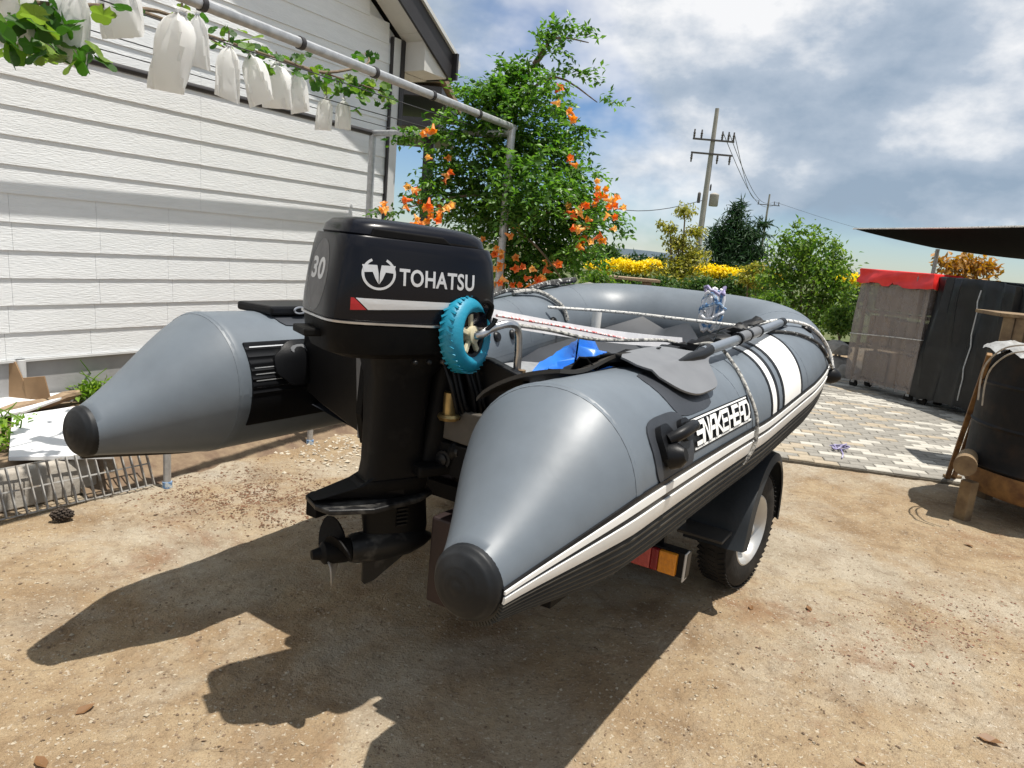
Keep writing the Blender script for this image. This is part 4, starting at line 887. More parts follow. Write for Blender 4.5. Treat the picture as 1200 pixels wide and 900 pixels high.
for side in (-1, 1):
    b_ = MB(); b_.rings([[surf(-LC*k/16, 2*math.pi*j/NP, 0, side) for j in range(NP)] for k in range(17)]); cone = b_.build('cone', MT['pvc'], boat, smooth=60)
    rg = []
    for k in range(13):
        t = k/12; an = t*math.pi/2; rr_ = (RC+.003)*math.cos(an) if k < 12 else .002
        c = Vector((-LC+.012 if k == 0 else -LC-.046*math.sin(an), side*(TA+FLARE), -DROP))
        if k in (3, 6, 8): c = c+Vector((.004, 0, 0))
        if k == 10: c = c+Vector((.003, 0, 0))
        rg.append([c+Vector((0, -math.cos(2*math.pi*j/40)*rr_*side*-1, math.sin(2*math.pi*j/40)*rr_)) for j in range(40)])
    b_ = MB(); b_.rings(rg); b_.build('cone_cap', MT['cap'], boat, smooth=50)
    patch('seam_tape', MT['pvc'], -.012, .022, -180, 180, .0025, .0025, side, ns=3, nph=60)
    patch('seam_tape', MT['pvc'], .062, .075, -180, 180, .002, .0015, side, ns=3, nph=60)
    # rubbing strake: dark base, two white bands
    E_ = SMAX-.02; st = -LC+.004
    nn = 90
    patch('strake', MT['black_pvc'], st, E_, -17, 6.5, .004, .006, side, ns=nn, nph=7)
    patch('white_stripe', MT['white_pvc'], st, E_, -1.2, 3.6, .010, .004, side, ns=nn, nph=4)
    patch('white_stripe', MT['white_pvc'], st, E_, -15.0, -5.2, .010, .005, side, ns=nn, nph=5)
    patch('keel_guard', MT['rub'], st, 2.9, -82, -17.5, .003, .005, side, ns=70, nph=53, prof=lambda u, v: .026*min(1, (1-v)*3)*min(1, .25+4*u)+.008*(1 if int(v*26) % 2 else -.3))
    # bow cross stripes
    for s0, s1, mt_ in ((1.40, 1.425, 'black_pvc'), (1.425, 1.485, 'white_pvc'), (1.485, 1.525, 'black_pvc'), (1.585, 1.615, 'black_pvc'), (1.615, 1.90, 'white_pvc'), (1.90, 1.93, 'black_pvc')):
        patch('cross_stripe', MT[mt_], s0, s1, 7, 85, .003, .003, side, ns=6 if s1-s0 > .1 else 3, nph=20, skew=.14)
for side in (-1, 1):
    for s0 in (.98, 1.98, 2.75): patch('seam_tape', MT['pvc'], s0, s0+.028, 8, 176, .0022, .0022, side, ns=3, nph=40)
    patch('seam_tape', MT['pvc'], .03, 3.0, 176, 183, .0022, .002, side, ns=70, nph=3)
# ---- starboard outer patch and carry handle
def handle(side, s0, s1, ph):
    sm = (s0+s1)/2
    hp_ = patch('handle_patch', MT['pvc_dark'], s0-.05, s1+.035, ph-24, ph+17, .004, .004, side, rs=.35, ns=12, nph=12)
    patch('handle_base', MT['black_pvc'], s0-.01, s0+.085, ph-13, ph+11, .007, .018, side, rs=.5, ns=10, nph=10, parent=hp_)
    patch('handle_base', MT['black_pvc'], s1-.055, s1+.02, ph-4, ph+10, .007, .016, side, rs=.5, ns=10, nph=10, parent=hp_)
    pts = [surf(s0+.03, rad(ph+2), .02, side), surf(s0+.055, rad(ph+3), .05, side), surf(sm, rad(ph+4), .062, side), surf(s1-.05, rad(ph+4), .05, side), surf(s1-.025, rad(ph+4), .018, side)]
    b_ = MB(); b_.pipe(smoothpath(pts, 5), [.016]*21, 12); b_.build('grip', MT['black_pvc'], hp_)
    b_ = MB(); a_ = surf(s0+.03, rad(ph-7), .012, side); b2 = surf(s0+.032, rad(ph-7), .055, side); b_.pipe([a_, a_.lerp(b2, .6), b2], [.036, .032, .018], 16); b_.build('knob', MT['black_pvc'], hp_)
handle(-1, .16, .37, 26)
# name plate: black panel, white rules and block letters
npl = patch('name_plate', MT['black_pvc'], .405, 1.05, 12.2, 33.8, .0035, .002, -1, skew=.03, ns=16, nph=8)
for p0, p1 in ((13.3, 14.6), (31.6, 32.8)): patch('name_rule', MT['white_pvc'], .42, 1.035, p0, p1, .0052, .002, -1, skew=.03*(p1-p0)/21, ns=16, nph=3, parent=npl)
GLY = {'S': [[(1, 1), (0, 1), (0, .52), (1, .52), (1, 0), (0, 0)]], 'N': [[(0, 0), (0, 1), (.15, 1), (.85, 0), (1, 0), (1, 1)]], 'A': [[(0, 0), (.12, .8), (.3, 1), (1, 1), (1, 0)], [(.1, .42), (1, .42)]], 'K': [[(0, 0), (0, 1)], [(1, 1), (.1, .5), (1, 0)]],
       'E': [[(1, 1), (0, 1), (0, 0), (1, 0)], [(0, .5), (.85, .5)]], 'H': [[(0, 0), (0, 1)], [(1, 0), (1, 1)], [(0, .5), (1, .5)]], 'D': [[(0, 0), (0, 1), (.75, 1), (1, .72), (1, .28), (.75, 0), (0, 0)]]}
lb = MB(); xx = .435; LW, LG, P0, P1 = .050, .0145, 17.0, 29.2; hm = TR*rad(P1-P0); cnt = 0
for ch in 'SNAKEHEAD':
    for stroke in GLY[ch]:
        for (a0, b0), (a1, b1) in zip(stroke, stroke[1:]):
            p_ = Vector((xx+a0*LW+.020*b0, b0*hm)); q_ = Vector((xx+a1*LW+.020*b1, b1*hm)); dv = (q_-p_).normalized(); nv_ = Vector((-dv.y, dv.x))*.0062; p_ = p_-dv*.0062; q_ = q_+dv*.0062; cnt += 1
            offz = .0072+.0003*(cnt % 5); nseg = 5
            lb.grid(lambda i, j: surf(*(lambda w: (w.x, rad(P0)+w.y/TR))(p_.lerp(q_, i/(nseg-1))+nv_*(2*j-1)), offz, -1), nseg, 2)
    xx += LW+LG
lb.build('lettering', MT['white_pvc'], npl, smooth=0)
patch('paddle_patch', MT['pvc_dark'], .36, .70, 36, 80, .003, .003, -1, rs=.25)
# ---- port inboard ribbed patch with pocket handle, top plate
patch('ribbed_patch', MT['black_pvc'], .035, .52, 139, 208, .004, .004, 1, ns=14, nph=45, prof=lambda u, v: .004*(1 if (v < .62 and int(v*36) % 3 == 0) else 0))
patch('white_piping', MT['silver'], .05, .42, 143, 144, .011, .002, 1, ns=12, nph=2)
for ph in (160, 165, 170, 175): patch('piping', MT['galv'], .05, .50, ph, ph+.7, .0085, .002, 1, ns=12, nph=2)
patch('pocket', MT['black_pvc'], .13, .33, 143, 177, .008, .012, 1, rs=.7, ns=10, nph=10, prof=lambda u, v: .035*math.sin(math.pi*u)*max(0, 1-1.2*abs(v-.3)))
patch('pocket_tab', MT['blade'], .19, .28, 147, 154, .045, .004, 1, rs=.5)
patch('corner_patch', MT['pvc_dark'], .25, .62, 92, 124, .004, .004, 1, rs=.2)
b_ = MB(); b_.box((.66, .72, .262), (.86, .20, .034)); tp_ = b_.build('top_plate', MT['black_pvc'], boat, smooth=0, bev=.01)
b_ = MB(); pts = [(.36+.028*math.cos(a_), .612, .264+.012*math.sin(a_)) for a_ in np.linspace(0, 6.28, 17)]; b_.pipe(pts, .004, 8); b_.build('ring', MT['steel'], tp_)
# ---- transom, hull skin, floor
b_ = MB(); b_.prism([(-.50, -.02), (-.47, .20), (-.34, .235), (.34, .235), (.47, .20), (.50, .0), (.40, -.05), (0, -.20), (-.42, -.13)], lambda a_, c, d: (d-.10*c, a_, c), .275, .315); trn = b_.build('transom', MT['black_pvc'], boat, smooth=0, bev=.006)
b_ = MB(); b_.prism([(-.2, -.14), (-.2, .17), (.2, .17), (.2, -.14)], lambda a_, c, d: (d-.10*c, a_, c), .262, .2745); b_.build('transom_pad', MT['blade'], boat, smooth=0, bev=.004)
b_ = MB()
def hullpt(i, j):
    x = .31+(2.75-.31)*i/24; v = -1+2*j/12; q = max(0, (x-1.5)/1.25); hw = .60*(1-.75*q**2.2); return (x, v*hw, -.05-.12*(1-abs(v))*(1-.5*q)+.30*q**1.8)
b_.grid(hullpt, 25, 13); b_.build('hull_skin', MT['pvc_dark'], boat, smooth=60)
b_ = MB(); b_.grid(lambda i, j: (.32+(2.35-.32)*i/10, (-.50+1.0*j/6)*(1-.35*max(0, i/10-.7)), -.03), 11, 7)
fl_ = b_.build('floor', MT['galv'], boat, smooth=0)
# ---- valves, D rings and fittings
def button(s, ph, side, r, mat, hgt=.012, name='valve'):
    p = surf(s, rad(ph), -.002, side); q = surf(s, rad(ph), hgt, side); b_ = MB(); b_.lathe(p, q-p, [(0, r), (hgt*.6, r), (hgt, r*.7)], 18); return b_.build(name, mat, boat)
for s, ph, sd_ in ((1.62, 158, 1), (1.78, 160, 1), (2.15, 160, 1), (2.28, 158, 1)): button(s, ph, sd_, .028, MT['black_pvc'], .02)
for s in (1.05, 1.45, 1.85, 2.25): button(s, 95, 1, .035, MT['black_pvc'], .02, 'line_fitting')
for s, ph in ((2.02, 105), (2.45, 60), (2.12, 130), (2.20, 128), (2.28, 126)): button(s, ph, -1, .030, MT['black_pvc'], .018, 'line_fitting')
for s, ph in ((2.50, 38), (2.28, 95)):
    patch('fitting_patch', MT['pvc_dark'], s-.10, s+.10, ph-18, ph+18, .003, .003, -1, rs=.9, ns=12, nph=12)
c = surf(2.55, rad(-2), .03); b_ = MB(); b_.lathe(c-Vector((0, 0, .02)), (c-cl_at(2.55)[0]), [(-.03, .045), (0, .045), (.03, .03), (.045, .012)], 16); b_.build('bow_eye', MT['black_pvc'], boat)
# grab lines
gl1 = [surf(1.05+k*.1, rad(97), .015+.018*abs(math.sin(k*math.pi/4)), 1) for k in range(17)]
b_ = MB(); b_.pipe(smoothpath(gl1, 3), .013, 8); b_.build('grab_line', MT['rope_dark'], boat)
gl2 = [surf(1.95, rad(108), .02), surf(2.2, rad(88), .03), surf(2.42, rad(66), .02), surf(2.52, rad(45), .012), surf(2.58, rad(20), .012), surf(2.56, rad(0), .03)]
b_ = MB(); b_.pipe(smoothpath(gl2, 6), .009, 8); b_.build('grab_line', MT['rope'], boat)
gl3 = [surf(1.98, rad(84), .012), surf(2.2, rad(62), .01), surf(2.38, rad(38), .01), surf(2.48, rad(14), .012), surf(2.54, rad(0), .03)]
b_ = MB(); b_.pipe(smoothpath(gl3, 6), .008, 8); b_.build('grab_line', MT['rope_dark'], boat)
gl4 = [surf(2.1, rad(100), .02, 1), surf(2.3, rad(112), .03, 1), surf(2.42, rad(140), .02, 1), surf(2.44, rad(162), .012, 1)]
b_ = MB(); b_.pipe(smoothpath(gl4, 6), .014, 8); b_.build('grab_line', MT['rope_grey'], boat)
gl5 = [surf(2.28, rad(100), .02, 1), surf(2.55, rad(95), .03, 1), surf(2.85, rad(90), .03, 1)]
b_ = MB(); b_.pipe(smoothpath(gl5, 6), .02, 8); b_.build('bow_strap', MT['rope_dark'], boat)
b_ = MB(); pts = [surf(2.05, rad(118), .025), surf(2.02, rad(132), .05), surf(2.06, rad(148), .03)]; b_.pipe(smoothpath(pts, 5), .011, 8); b_.build('bow_handle', MT['black_pvc'], boat)

# ------------------------------------------------------------------ things lying in and on the boat
def bthing(name, label, cat, base): return thing(name, label, cat, BF, base)
# paddle along the starboard tube
pd = bthing('paddle', 'grey plastic paddle lying along the near side of the boat', 'paddle', (1.2, -.8, .27))
a_, b2 = Vector((.90, -.802, .285)), Vector((2.18, -.80, .352))
b_ = MB(); b_.pipe([a_, a_.lerp(b2, .5)+Vector((0, 0, -.004)), b2], .0195, 14); b_.build('shaft', MT['alu'], pd)
b_ = MB(); b_.pipe([a_.lerp(b2, .36), a_.lerp(b2, .62)], .0235, 14); b_.build('joint_sleeve', MT['blade'], pd)
for t_ in (.36, .48, .62):
    b_ = MB(); q = a_.lerp(b2, t_); b_.pipe([q-(b2-a_)*.008, q+(b2-a_)*.008], .027, 14); b_.build('collar', MT['black_pvc'], pd)
b_ = MB(); b_.pipe([b2-(b2-a_)*.02, b2+(b2-a_)*.03], .022, 14); b_.build('end_cap', MT['black_pvc'], pd)
# blade: flat plate with a pointed neck, resting over the tube crown
bo_ = Vector((.70, -.80, .262)); bdir = Vector((1, -.02, .03)).normalized(); cw = Vector((0, .93, .36)).normalized(); bn_ = bdir.cross(cw).normalized(); cw = bn_.cross(bdir); bc = bo_
outl = [(-.27, .10), (-.285, .02), (-.25, -.08), (-.17, -.125), (-.05, -.132), (.04, -.125), (.10, -.085), (.17, -.035), (.24, -.012), (.24, .014), (.16, .05), (.08, .11), (0, .125), (-.10, .13), (-.20, .125)]
ol = smoothpath([Vector((a2, c2, 0)) for a2, c2 in outl+outl[:1]], 4)[:-1]
b_ = MB(); nn_ = len(ol); cpt = [(0, 0)]
for lay in (0, 1):
    base_i = len(b_.v)
    for f_ in (1.0, .66, .33):
        for q in ol:
            x_, y_ = -.03+(q.x+.03)*f_, q.y*f_; b_.v.append(tuple(bo_+bdir*x_+cw*y_-bn_*(.020*(y_/.13)**2)+bn_*(.010*max(0, 1-abs(y_)/.03))+bn_*(.006*lay)))
    b_.v.append(tuple(bo_-bdir*.03+bn_*(.010+.006*lay)))
    for r_ in range(2):
        for k in range(nn_): b_.f.append((base_i+r_*nn_+k, base_i+r_*nn_+(k+1) % nn_, base_i+(r_+1)*nn_+(k+1) % nn_, base_i+(r_+1)*nn_+k))
    for k in range(nn_): b_.f.append((base_i+2*nn_+k, base_i+2*nn_+(k+1) % nn_, base_i+3*nn_))
tot = 3*nn_+1
for k in range(nn_): b_.f.append((k, (k+1) % nn_, tot+(k+1) % nn_, tot+k))
b_.build('blade', MT['blade'], pd, smooth=50)
b_ = MB(); b_.pipe([bc+bdir*(-.06)+bn_*.012, bc+bdir*.06+bn_*.014, bc+bdir*.16+bn_*.012, a_.lerp(b2, .06)], [.003, .016, .021, .0215], 12); b_.build('socket', MT['black_pvc'], pd)
# crumpled black cover strip along the inner top of the near tube
cv = MB(); 
def cvp(i, j, t_):
    s = .30+1.95*i/60; v = j/8; ph = rad(100+34*v+6*math.sin(i*.9)+4*math.sin(i*2.3)); off_ = .016+.018*abs(math.sin(i*1.3+v*5))+.014*math.sin(i*.6+v*9)
    return surf(s, ph, max(.006, off_)+(.004 if t_ else 0))
cv.sheet(cvp, 61, 9, 1); tag(cv.build('black_cover', MT['black_pvc'], M=BF, smooth=35), 'crumpled black cover strip behind the paddle along the near tube', 'cover')
# grey mat slumped over the near tube at the stern
gm = MB()
def gmp(i, j, t_):
    u, v = i/16, j/12; P = Vector((.12+.50*u, -.40-.26*v-.03*u, .13+.125*v**.7+.012*math.sin(u*7+v*3)+.02*u)); return P+Vector((0, 0, .012 if t_ else 0))
gm.sheet(gmp, 17, 13, 1); tag(gm.build('grey_mat', MT['ply'], M=BF, smooth=50), 'dark grey mat slumped behind the near stern tube', 'mat')
# blue plastic bag
bb = MB()
def bbp(i, j):
    an = 2*math.pi*i/40; q = j/14; r = math.sin(math.pi*min(.999, max(.03, q)))**.6; w = 1+.16*math.sin(3*an+6*q)+.10*math.sin(7*an+11*q)+RNG.uniform(-.05, .05)
    return (.90+.23*r*w*math.cos(an), -.32+.13*r*w*math.sin(an), .02+.25*q*(.75+.25*math.cos(an*1))+.02*math.sin(an*5+q*9))
bb.grid(bbp, 40, 15, closeu=True); tag(bb.build('plastic_bag', MT['bluebag'], M=BF, smooth=28), 'crumpled bright blue plastic bag inside the boat', 'bag')
# white pipe standing inside the far tube
b_ = MB(); q = bray(696, 400, 1, .40); b_.cyl(q+Vector((0, 0, -.12)), q+Vector((0, 0, .20)), .030, n=18); tag(b_.build('plastic_pipe', MT['white_pvc'], M=BF), 'white plastic pipe standing upright inside the boat', 'pipe')
# tie ropes
def rope(name, pts, r, mat, label, cat='rope', n=6):
    b_ = MB(); b_.pipe(smoothpath(pts, n), r, 8); return tag(b_.build(name, MT[mat], M=BF), label, cat)
P_ = [bray(642, 360, 1, .55), bray(727, 366, 1, .2), bray(790, 373, 1, -.15), bray(849, 380, 1, -.42), bray(888, 385, 1, -.58), surf(2.02, rad(128), .02)]
rope('tie_rope', P_, .009, 'rope', 'thin white rope stretched across the boat to the bow fittings')
sp = [bray(578, 378, 0, .22), bray(640, 386, 1, -.45), bray(700, 398, 1, -.52), bray(780, 399, 1, -.60), surf(1.22, rad(112), .03), surf(1.22, rad(86), .040), surf(1.16, rad(62), .010), surf(1.07, rad(36), .010), surf(1.06, rad(12), .016), surf(1.05, rad(-13), .018), surf(.98, rad(-45), .012), surf(.90, rad(-70), .012)]
sp2 = [bray(781, 612, 0, .86), bray(768, 634, 0, .84)]
rope('lashing_rope', sp+sp2, .0065, 'rope_grey', 'grey lashing rope over the near tube, hanging down to the tail lamp')
# strap with red edge
b_ = MB(); A_, B_ = bray(577, 381, 0, .20), bray(800, 408, 1, -.50); wv = Vector((0, .18, .98)).normalized()
b_.sheet(lambda i, j, t_: A_.lerp(B_, i/16)+Vector((0, 0, -.012*math.sin(math.pi*i/16)))+wv*(j*.016)+Vector((0, .004 if t_ else 0, 0)), 17, 4, 1)
tag(b_.build('strap', MT['strap'], M=BF, smooth=0), 'white webbing strap running from the teal wheel into the boat', 'strap')
rope('red_cord', [A_+Vector((0, -.012, .03)), A_.lerp(B_, .3)+Vector((0, -.012, .022)), A_.lerp(B_, .6)+Vector((0, -.012, .008))], .0042, 'rope_red', 'thin red and white cord lying along the white strap', 'cord')
# rope bundle hung on the bow
bd = bthing('rope_bundle', 'bundle of white and blue rope hung over the bow tube', 'rope', (2.7, -.32, .3))
cB = bray(836, 362, 0, 2.79)
for k in range(6):
    pts = []
    ph0 = random.uniform(0, 6.28); rx, rz = random.uniform(.02, .05), random.uniform(.10, .15)
    for q in range(25):
        an = 2*math.pi*q/24; pts.append(cB+Vector((random.gauss(0, .003)-.03*k/7, rx*math.cos(an)+random.gauss(0, .003)+.014*(k-2.5), rz*math.sin(an)-.01*(k % 3))))
    b_ = MB(); b_.pipe(pts, .012, 7); b_.build('coil', MT['rope_blue' if k in (1, 4) else 'strap'], bd)
for z_, mt_ in ((.11, 'purple'), (.02, 'rope_blue'), (-.04, 'strap')):
    b_ = MB(); b_.pipe([cB+Vector((-.02+.06*math.cos(a2)+random.gauss(0, .006), .06*math.sin(a2)+random.gauss(0, .006), z_+.02*math.sin(a2*2+z_*30)+random.gauss(0, .006))) for a2 in np.linspace(0, 6.28, 20)], .010, 7); b_.build('wrap', MT[mt_], bd)

# ------------------------------------------------------------------ outboard motor, turned on its bracket
MH = rad(56); mo = Vector((-.342, 2.10, 0)); mf = Matrix.Identity(4); mu, mv = Vector((math.sin(MH), math.cos(MH), 0)), Vector((-math.cos(MH), math.sin(MH), 0))
for i in range(3): mf[i][0], mf[i][1], mf[i][3] = mu[i], mv[i], mo[i]
motor = thing('outboard_motor', 'black outboard motor mounted on the boat transom', 'outboard motor', mf, (0, 0, .46))
def rsec(u0, u1, w, z, e_=4.0, n=48, wf=None, tilt=0):
    """rounded rectangle section; wf narrows the front"""
    cu, hu = (u0+u1)/2, (u1-u0)/2; ring = []
    for k in range(n):
        a_ = 2*math.pi*k/n; c_, s_ = math.cos(a_), math.sin(a_); x = math.copysign(abs(c_)**(2/e_), c_); y = math.copysign(abs(s_)**(2/e_), s_)
        ww = w*(1-(wf or 0)*max(0, x)**2); ring.append((cu+hu*x, ww*y, z+tilt*(hu*x)))
    return ring
# upper cowl
zq = lambda z_: 1.30+(z_-1.30)*.86
cowl_b = MB(); cs = []
for z_, u0, u1, w, e_ in ((1.300, -.268, .250, .158, 5.4), (1.306, -.272, .254, .163, 5.4), (1.36, -.268, .254, .166, 5.6), (1.44, -.258, .250, .165, 5.8), (1.52, -.246, .240, .160, 5.8), (1.556, -.240, .230, .155, 5.4), (1.562, -.237, .226, .151, 5.4)):
    cs.append(rsec(u0, u1, w, zq(z_), e_, 56, .10, -.03))
cowl_b.rings(cs); cowl = cowl_b.build('cowl', MT['black_paint'], motor, smooth=35)
cap_b = MB(); cs = []
for z_, u0, u1, w, e_ in ((1.552, -.222, .214, .136, 4.6), (1.566, -.228, .220, .141, 4.6), (1.59, -.222, .214, .137, 4.4), (1.607, -.206, .200, .124, 4.0), (1.617, -.170, .170, .096, 3.4), (1.620, -.10, .11, .055, 2.6)):
    cs.append(rsec(u0, u1, w, zq(z_), e_, 56, .12, -.04))
cap_b.rings(cs); cap_b.build('cowl_top', MT['black_paint'], motor, smooth=40)
b_ = MB()
for sg in (-1, 1):                                       # air scoops in the top
    b_.prism([(-.17, 1.566), (.08, 1.558), (.045, 1.583), (-.16, 1.594)], lambda a2, c2, d: (a2, sg*(d+.0), zq(c2)), .120, .1425)
b_.build('vent_panel', MT['black_metal'], motor, smooth=0, bev=.004)
b_ = MB(); b_.rings([rsec(-.272, .250, .164, 1.2935, 5.4, 56, .10, -.03), rsec(-.275, .257, .168, 1.295, 5.4, 56, .10, -.03), rsec(-.275, .257, .168, 1.3005, 5.4, 56, .10, -.03), rsec(-.272, .250, .164, 1.302, 5.4, 56, .10, -.03)]); b_.build('chrome_trim', MT['steel'], motor, smooth=50)
b_ = MB(); b_.rings([rsec(-.20, .20, .10, 1.195, 3.6, 56, .1), rsec(-.255, .235, .148, 1.215, 4, 56, .1), rsec(-.266, .246, .160, 1.25, 5, 56, .10, -.03), rsec(-.268, .248, .161, 1.291, 5.2, 56, .10, -.03)]); b_.build('lower_cowl', MT['black_metal'], motor, smooth=40)
b_ = MB(); b_.box((-.285, 0, 1.262), (.05, .11, .022)); b_.build('latch', MT['black_metal'], motor, smooth=0, bev=.005)
b_ = MB(); b_.pipe(smoothpath([(.20, -.160, 1.325), (.195, -.180, 1.36), (.175, -.182, 1.375), (.165, -.176, 1.365)], 4), .009, 8); b_.build('cowl_catch', MT['black_metal'], motor)
# decals are laid on the cowl skin
dg = bpy.context.evaluated_depsgraph_get()
bvh = BVHTree.FromPolygons([Vector(v) for v in cowl_b.v], cowl_b.f)
def decal(name, verts2, faces, mapper, direction, mat, off=.0012, cuts=2):
    bm = bmesh.new(); vs = [bm.verts.new((x, y, 0)) for x, y in verts2]
    for f_ in faces:
        try: bm.faces.new([vs[i] for i in f_])
        except ValueError: pass
    bmesh.ops.triangulate(bm, faces=bm.faces[:])
    for _ in range(cuts): bmesh.ops.subdivide_edges(bm, edges=[e for e in bm.edges if e.calc_length() > .02], cuts=1); bmesh.ops.triangulate(bm, faces=bm.faces[:])
    D = Vector(direction); offv = OFF[motor.name]
    for v in bm.verts:
        o = mapper(v.co.x, v.co.y); h = bvh.ray_cast(o, D); p_ = (h[0] if h[0] else o+D*.1)-D*off; v.co = p_-offv
    me = bpy.data.meshes.new(name); bm.to_mesh(me); bm.free(); me.materials.append(mat); return link(name, me, cowl)
def text2d(txt, size, bold=0, shear=0):
    cu = bpy.data.curves.new('t', 'FONT'); cu.body = txt; cu.size = size; cu.offset = bold; cu.shear = shear; cu.resolution_u = 4; cu.space_character = 1.05
    o = bpy.data.objects.new('t', cu); COL.objects.link(o); me = o.evaluated_get(bpy.context.evaluated_depsgraph_get()).to_mesh()
    v = [(p.co.x, p.co.y) for p in me.vertices]; f_ = [tuple(p.vertices) for p in me.polygons]; o.to_mesh_clear(); bpy.data.objects.remove(o); bpy.data.curves.remove(cu); return v, f_
sideM = lambda x, z_: Vector((x, -.4, zq(z_))); sideD = (0, 1, 0); rearM = lambda y, z_: Vector((-.5, -y, z_)); rearD = (1, 0, 0)
v, f_ = text2d('TOHATSU', .069, .0016); w0 = max(p[0] for p in v); kx = .236/w0
decal('lettering', [(-.092+p[0]*kx, 1.427+p[1]*1.05-.035*p[0]*kx) for p in v], f_, sideM, sideD, MT['silver'])
ring, fr_ = [], []
for k in range(40):
    a2 = 2*math.pi*k/40; ring += [(-.150+.047*math.cos(a2), 1.458+.050*math.sin(a2)), (-.150+.040*math.cos(a2), 1.458+.0425*math.sin(a2))]; n2 = (k+1) % 40
    if not (7 <= k <= 12): fr_.append((2*k, 2*n2, 2*n2+1, 2*k+1))
decal('logo_ring', ring, fr_, sideM, sideD, MT['silver'], cuts=0)
cx, cz = -.150, 1.460
decal('logo_wing', [(cx-.046, cz+.024), (cx-.006, cz+.024), (cx-.002, cz+.000), (cx-.001, cz-.034), (cx-.010, cz-.018), (cx-.018, cz+.003), (cx-.040, cz+.001)], [(0, 1, 2, 3, 4, 5, 6)], sideM, sideD, MT['silver'], .0016)
decal('logo_wing', [(cx+.046, cz+.024), (cx+.006, cz+.024), (cx+.002, cz+.000), (cx+.001, cz-.034), (cx+.010, cz-.018), (cx+.018, cz+.003), (cx+.040, cz+.001)], [(6, 5, 4, 3, 2, 1, 0)], sideM, sideD, MT['silver'], .0016)
decal('stripe', [(-.210, 1.382), (.165, 1.374), (.12, 1.356), (-.176, 1.346)], [(0, 1, 2, 3)], sideM, sideD, MT['silver'], cuts=4)
decal('red_mark', [(-.222, 1.382), (-.214, 1.382), (-.180, 1.346), (-.222, 1.344)], [(0, 1, 2, 3)], sideM, sideD, MT['red'])
v, f_ = text2d('30', .092, .003); w0 = max(p[0] for p in v)
decal('lettering', [(-.068+p[0]*.105/w0+.01, 1.425+p[1]) for p in v], f_, lambda y, z_: Vector((-.5, -y, zq(z_))), rearD, MT['silver'])
em = [(.072*math.cos(2*math.pi*k/28), 1.435+.115*math.sin(2*math.pi*k/28)) for k in range(28)]
decal('emblem', em, [tuple(range(28))], lambda y, z_: Vector((-.5, -y, zq(z_))), rearD, MT['grey_decal'], .0005, 3)
# leg, gearcase, plates
b_ = MB()
b_.rings([rsec(-.12, .15, .095, 1.20, 4), rsec(-.10, .09, .066, 1.13, 5), rsec(-.097, .080, .055, .98, 5), rsec(-.10, .080, .048, .86, 5), rsec(-.108, .09, .050, .81, 5)]); b_.build('midsection', MT['leg'], motor, smooth=40)
b_ = MB(); b_.rings([rsec(-.118, .100, .054, .812, 5), rsec(-.122, .104, .057, .80, 5), rsec(-.122, .104, .048, .77, 4)]); b_.build('joint_flange', MT['black_metal'], motor, smooth=40)
b_ = MB(); b_.prism([(-.26, .045), (-.23, .085), (-.10, .10), (.06, .07), (.125, .03), (.125, -.03), (.06, -.07), (-.10, -.10), (-.23, -.085), (-.26, -.045)], lambda a2, c2, d: (a2, c2, d+.06*max(0, -a2-.12)-.012*abs(c2)/.1), .742, .758); av = b_.build('cavitation_plate', MT['scuffed'], motor, smooth=0, bev=.004)
b_ = MB(); b_.rings([[(-.06, .045, .84), (-.06, -.045, .84), (.02, -.045, .84), (.02, .045, .84)], [(-.13, .05, .80), (-.13, -.05, .80), (.02, -.05, .80), (.02, .05, .80)], [(-.262, .03, .768), (-.262, -.03, .768), (.02, -.05, .757), (.02, .05, .757)]]); b_.build('exhaust_fairing', MT['leg'], motor, smooth=0, bev=.004)
b_ = MB(); b_.rings([rsec(-.115, .112, .045, .772, 2.4), rsec(-.10, .118, .034, .70, 2.2), rsec(-.09, .126, .030, .63, 2.2), rsec(-.085, .12, .026, .585, 2.2)]); b_.build('gearcase', MT['leg'], motor, smooth=50)
b_ = MB(); b_.lathe((0, 0, .585), (1, 0, 0), [(-.135, .040), (-.12, .046), (-.02, .052), (.06, .046), (.11, .030), (.145, .010), (.150, .001)], 28); b_.build('torpedo', MT['scuffed'], motor, smooth=50)
b_ = MB(); b_.prism([(-.088, .56), (.118, .60), (.10, .575), (.04, .528), (-.05, .466), (-.080, .458), (-.088, .468)], lambda a2, c2, d: (a2, d, c2), -.007, .007); sk = b_.build('skeg', MT['scuffed'], motor, smooth=0, bev=.003)
b_ = MB()
for k in range(7): b_.box((.02, -.0345+.0015*0, .655+k*.013), (.035, .012, .005))
b_.build('water_intake', MT['black_pvc'], motor, smooth=0)
prop = MB(); prop.lathe((0, 0, .585), (-1, 0, 0), [(.137, .036), (.15, .038), (.215, .034), (.225, .020), (.25, .014), (.252, .001)], 24); hub = prop.build('propeller_hub', MT['black_metal'], motor, smooth=40)
for k in range(3):
    a0 = rad(20+120*k); b_ = MB()
    def bl(i, j, t_):
        q = i/8; v_ = -1+2*j/6; r_ = .030+.088*q; ch = .060*(1-.15*q)*math.sqrt(max(0.0, 1-(max(0, q-.45)/.56)**2)); an = a0+v_*ch/ max(r_, .05)*.8+.35*q
        return Vector((-.18+v_*ch*.55*(1-.35*q)+(.005 if t_ else 0), r_*math.cos(an), .585+r_*math.sin(an)))
    b_.sheet(bl, 9, 7, 1); b_.build('propeller_blade', MT['grate' if k == 2 else 'black_metal'], hub, smooth=50)
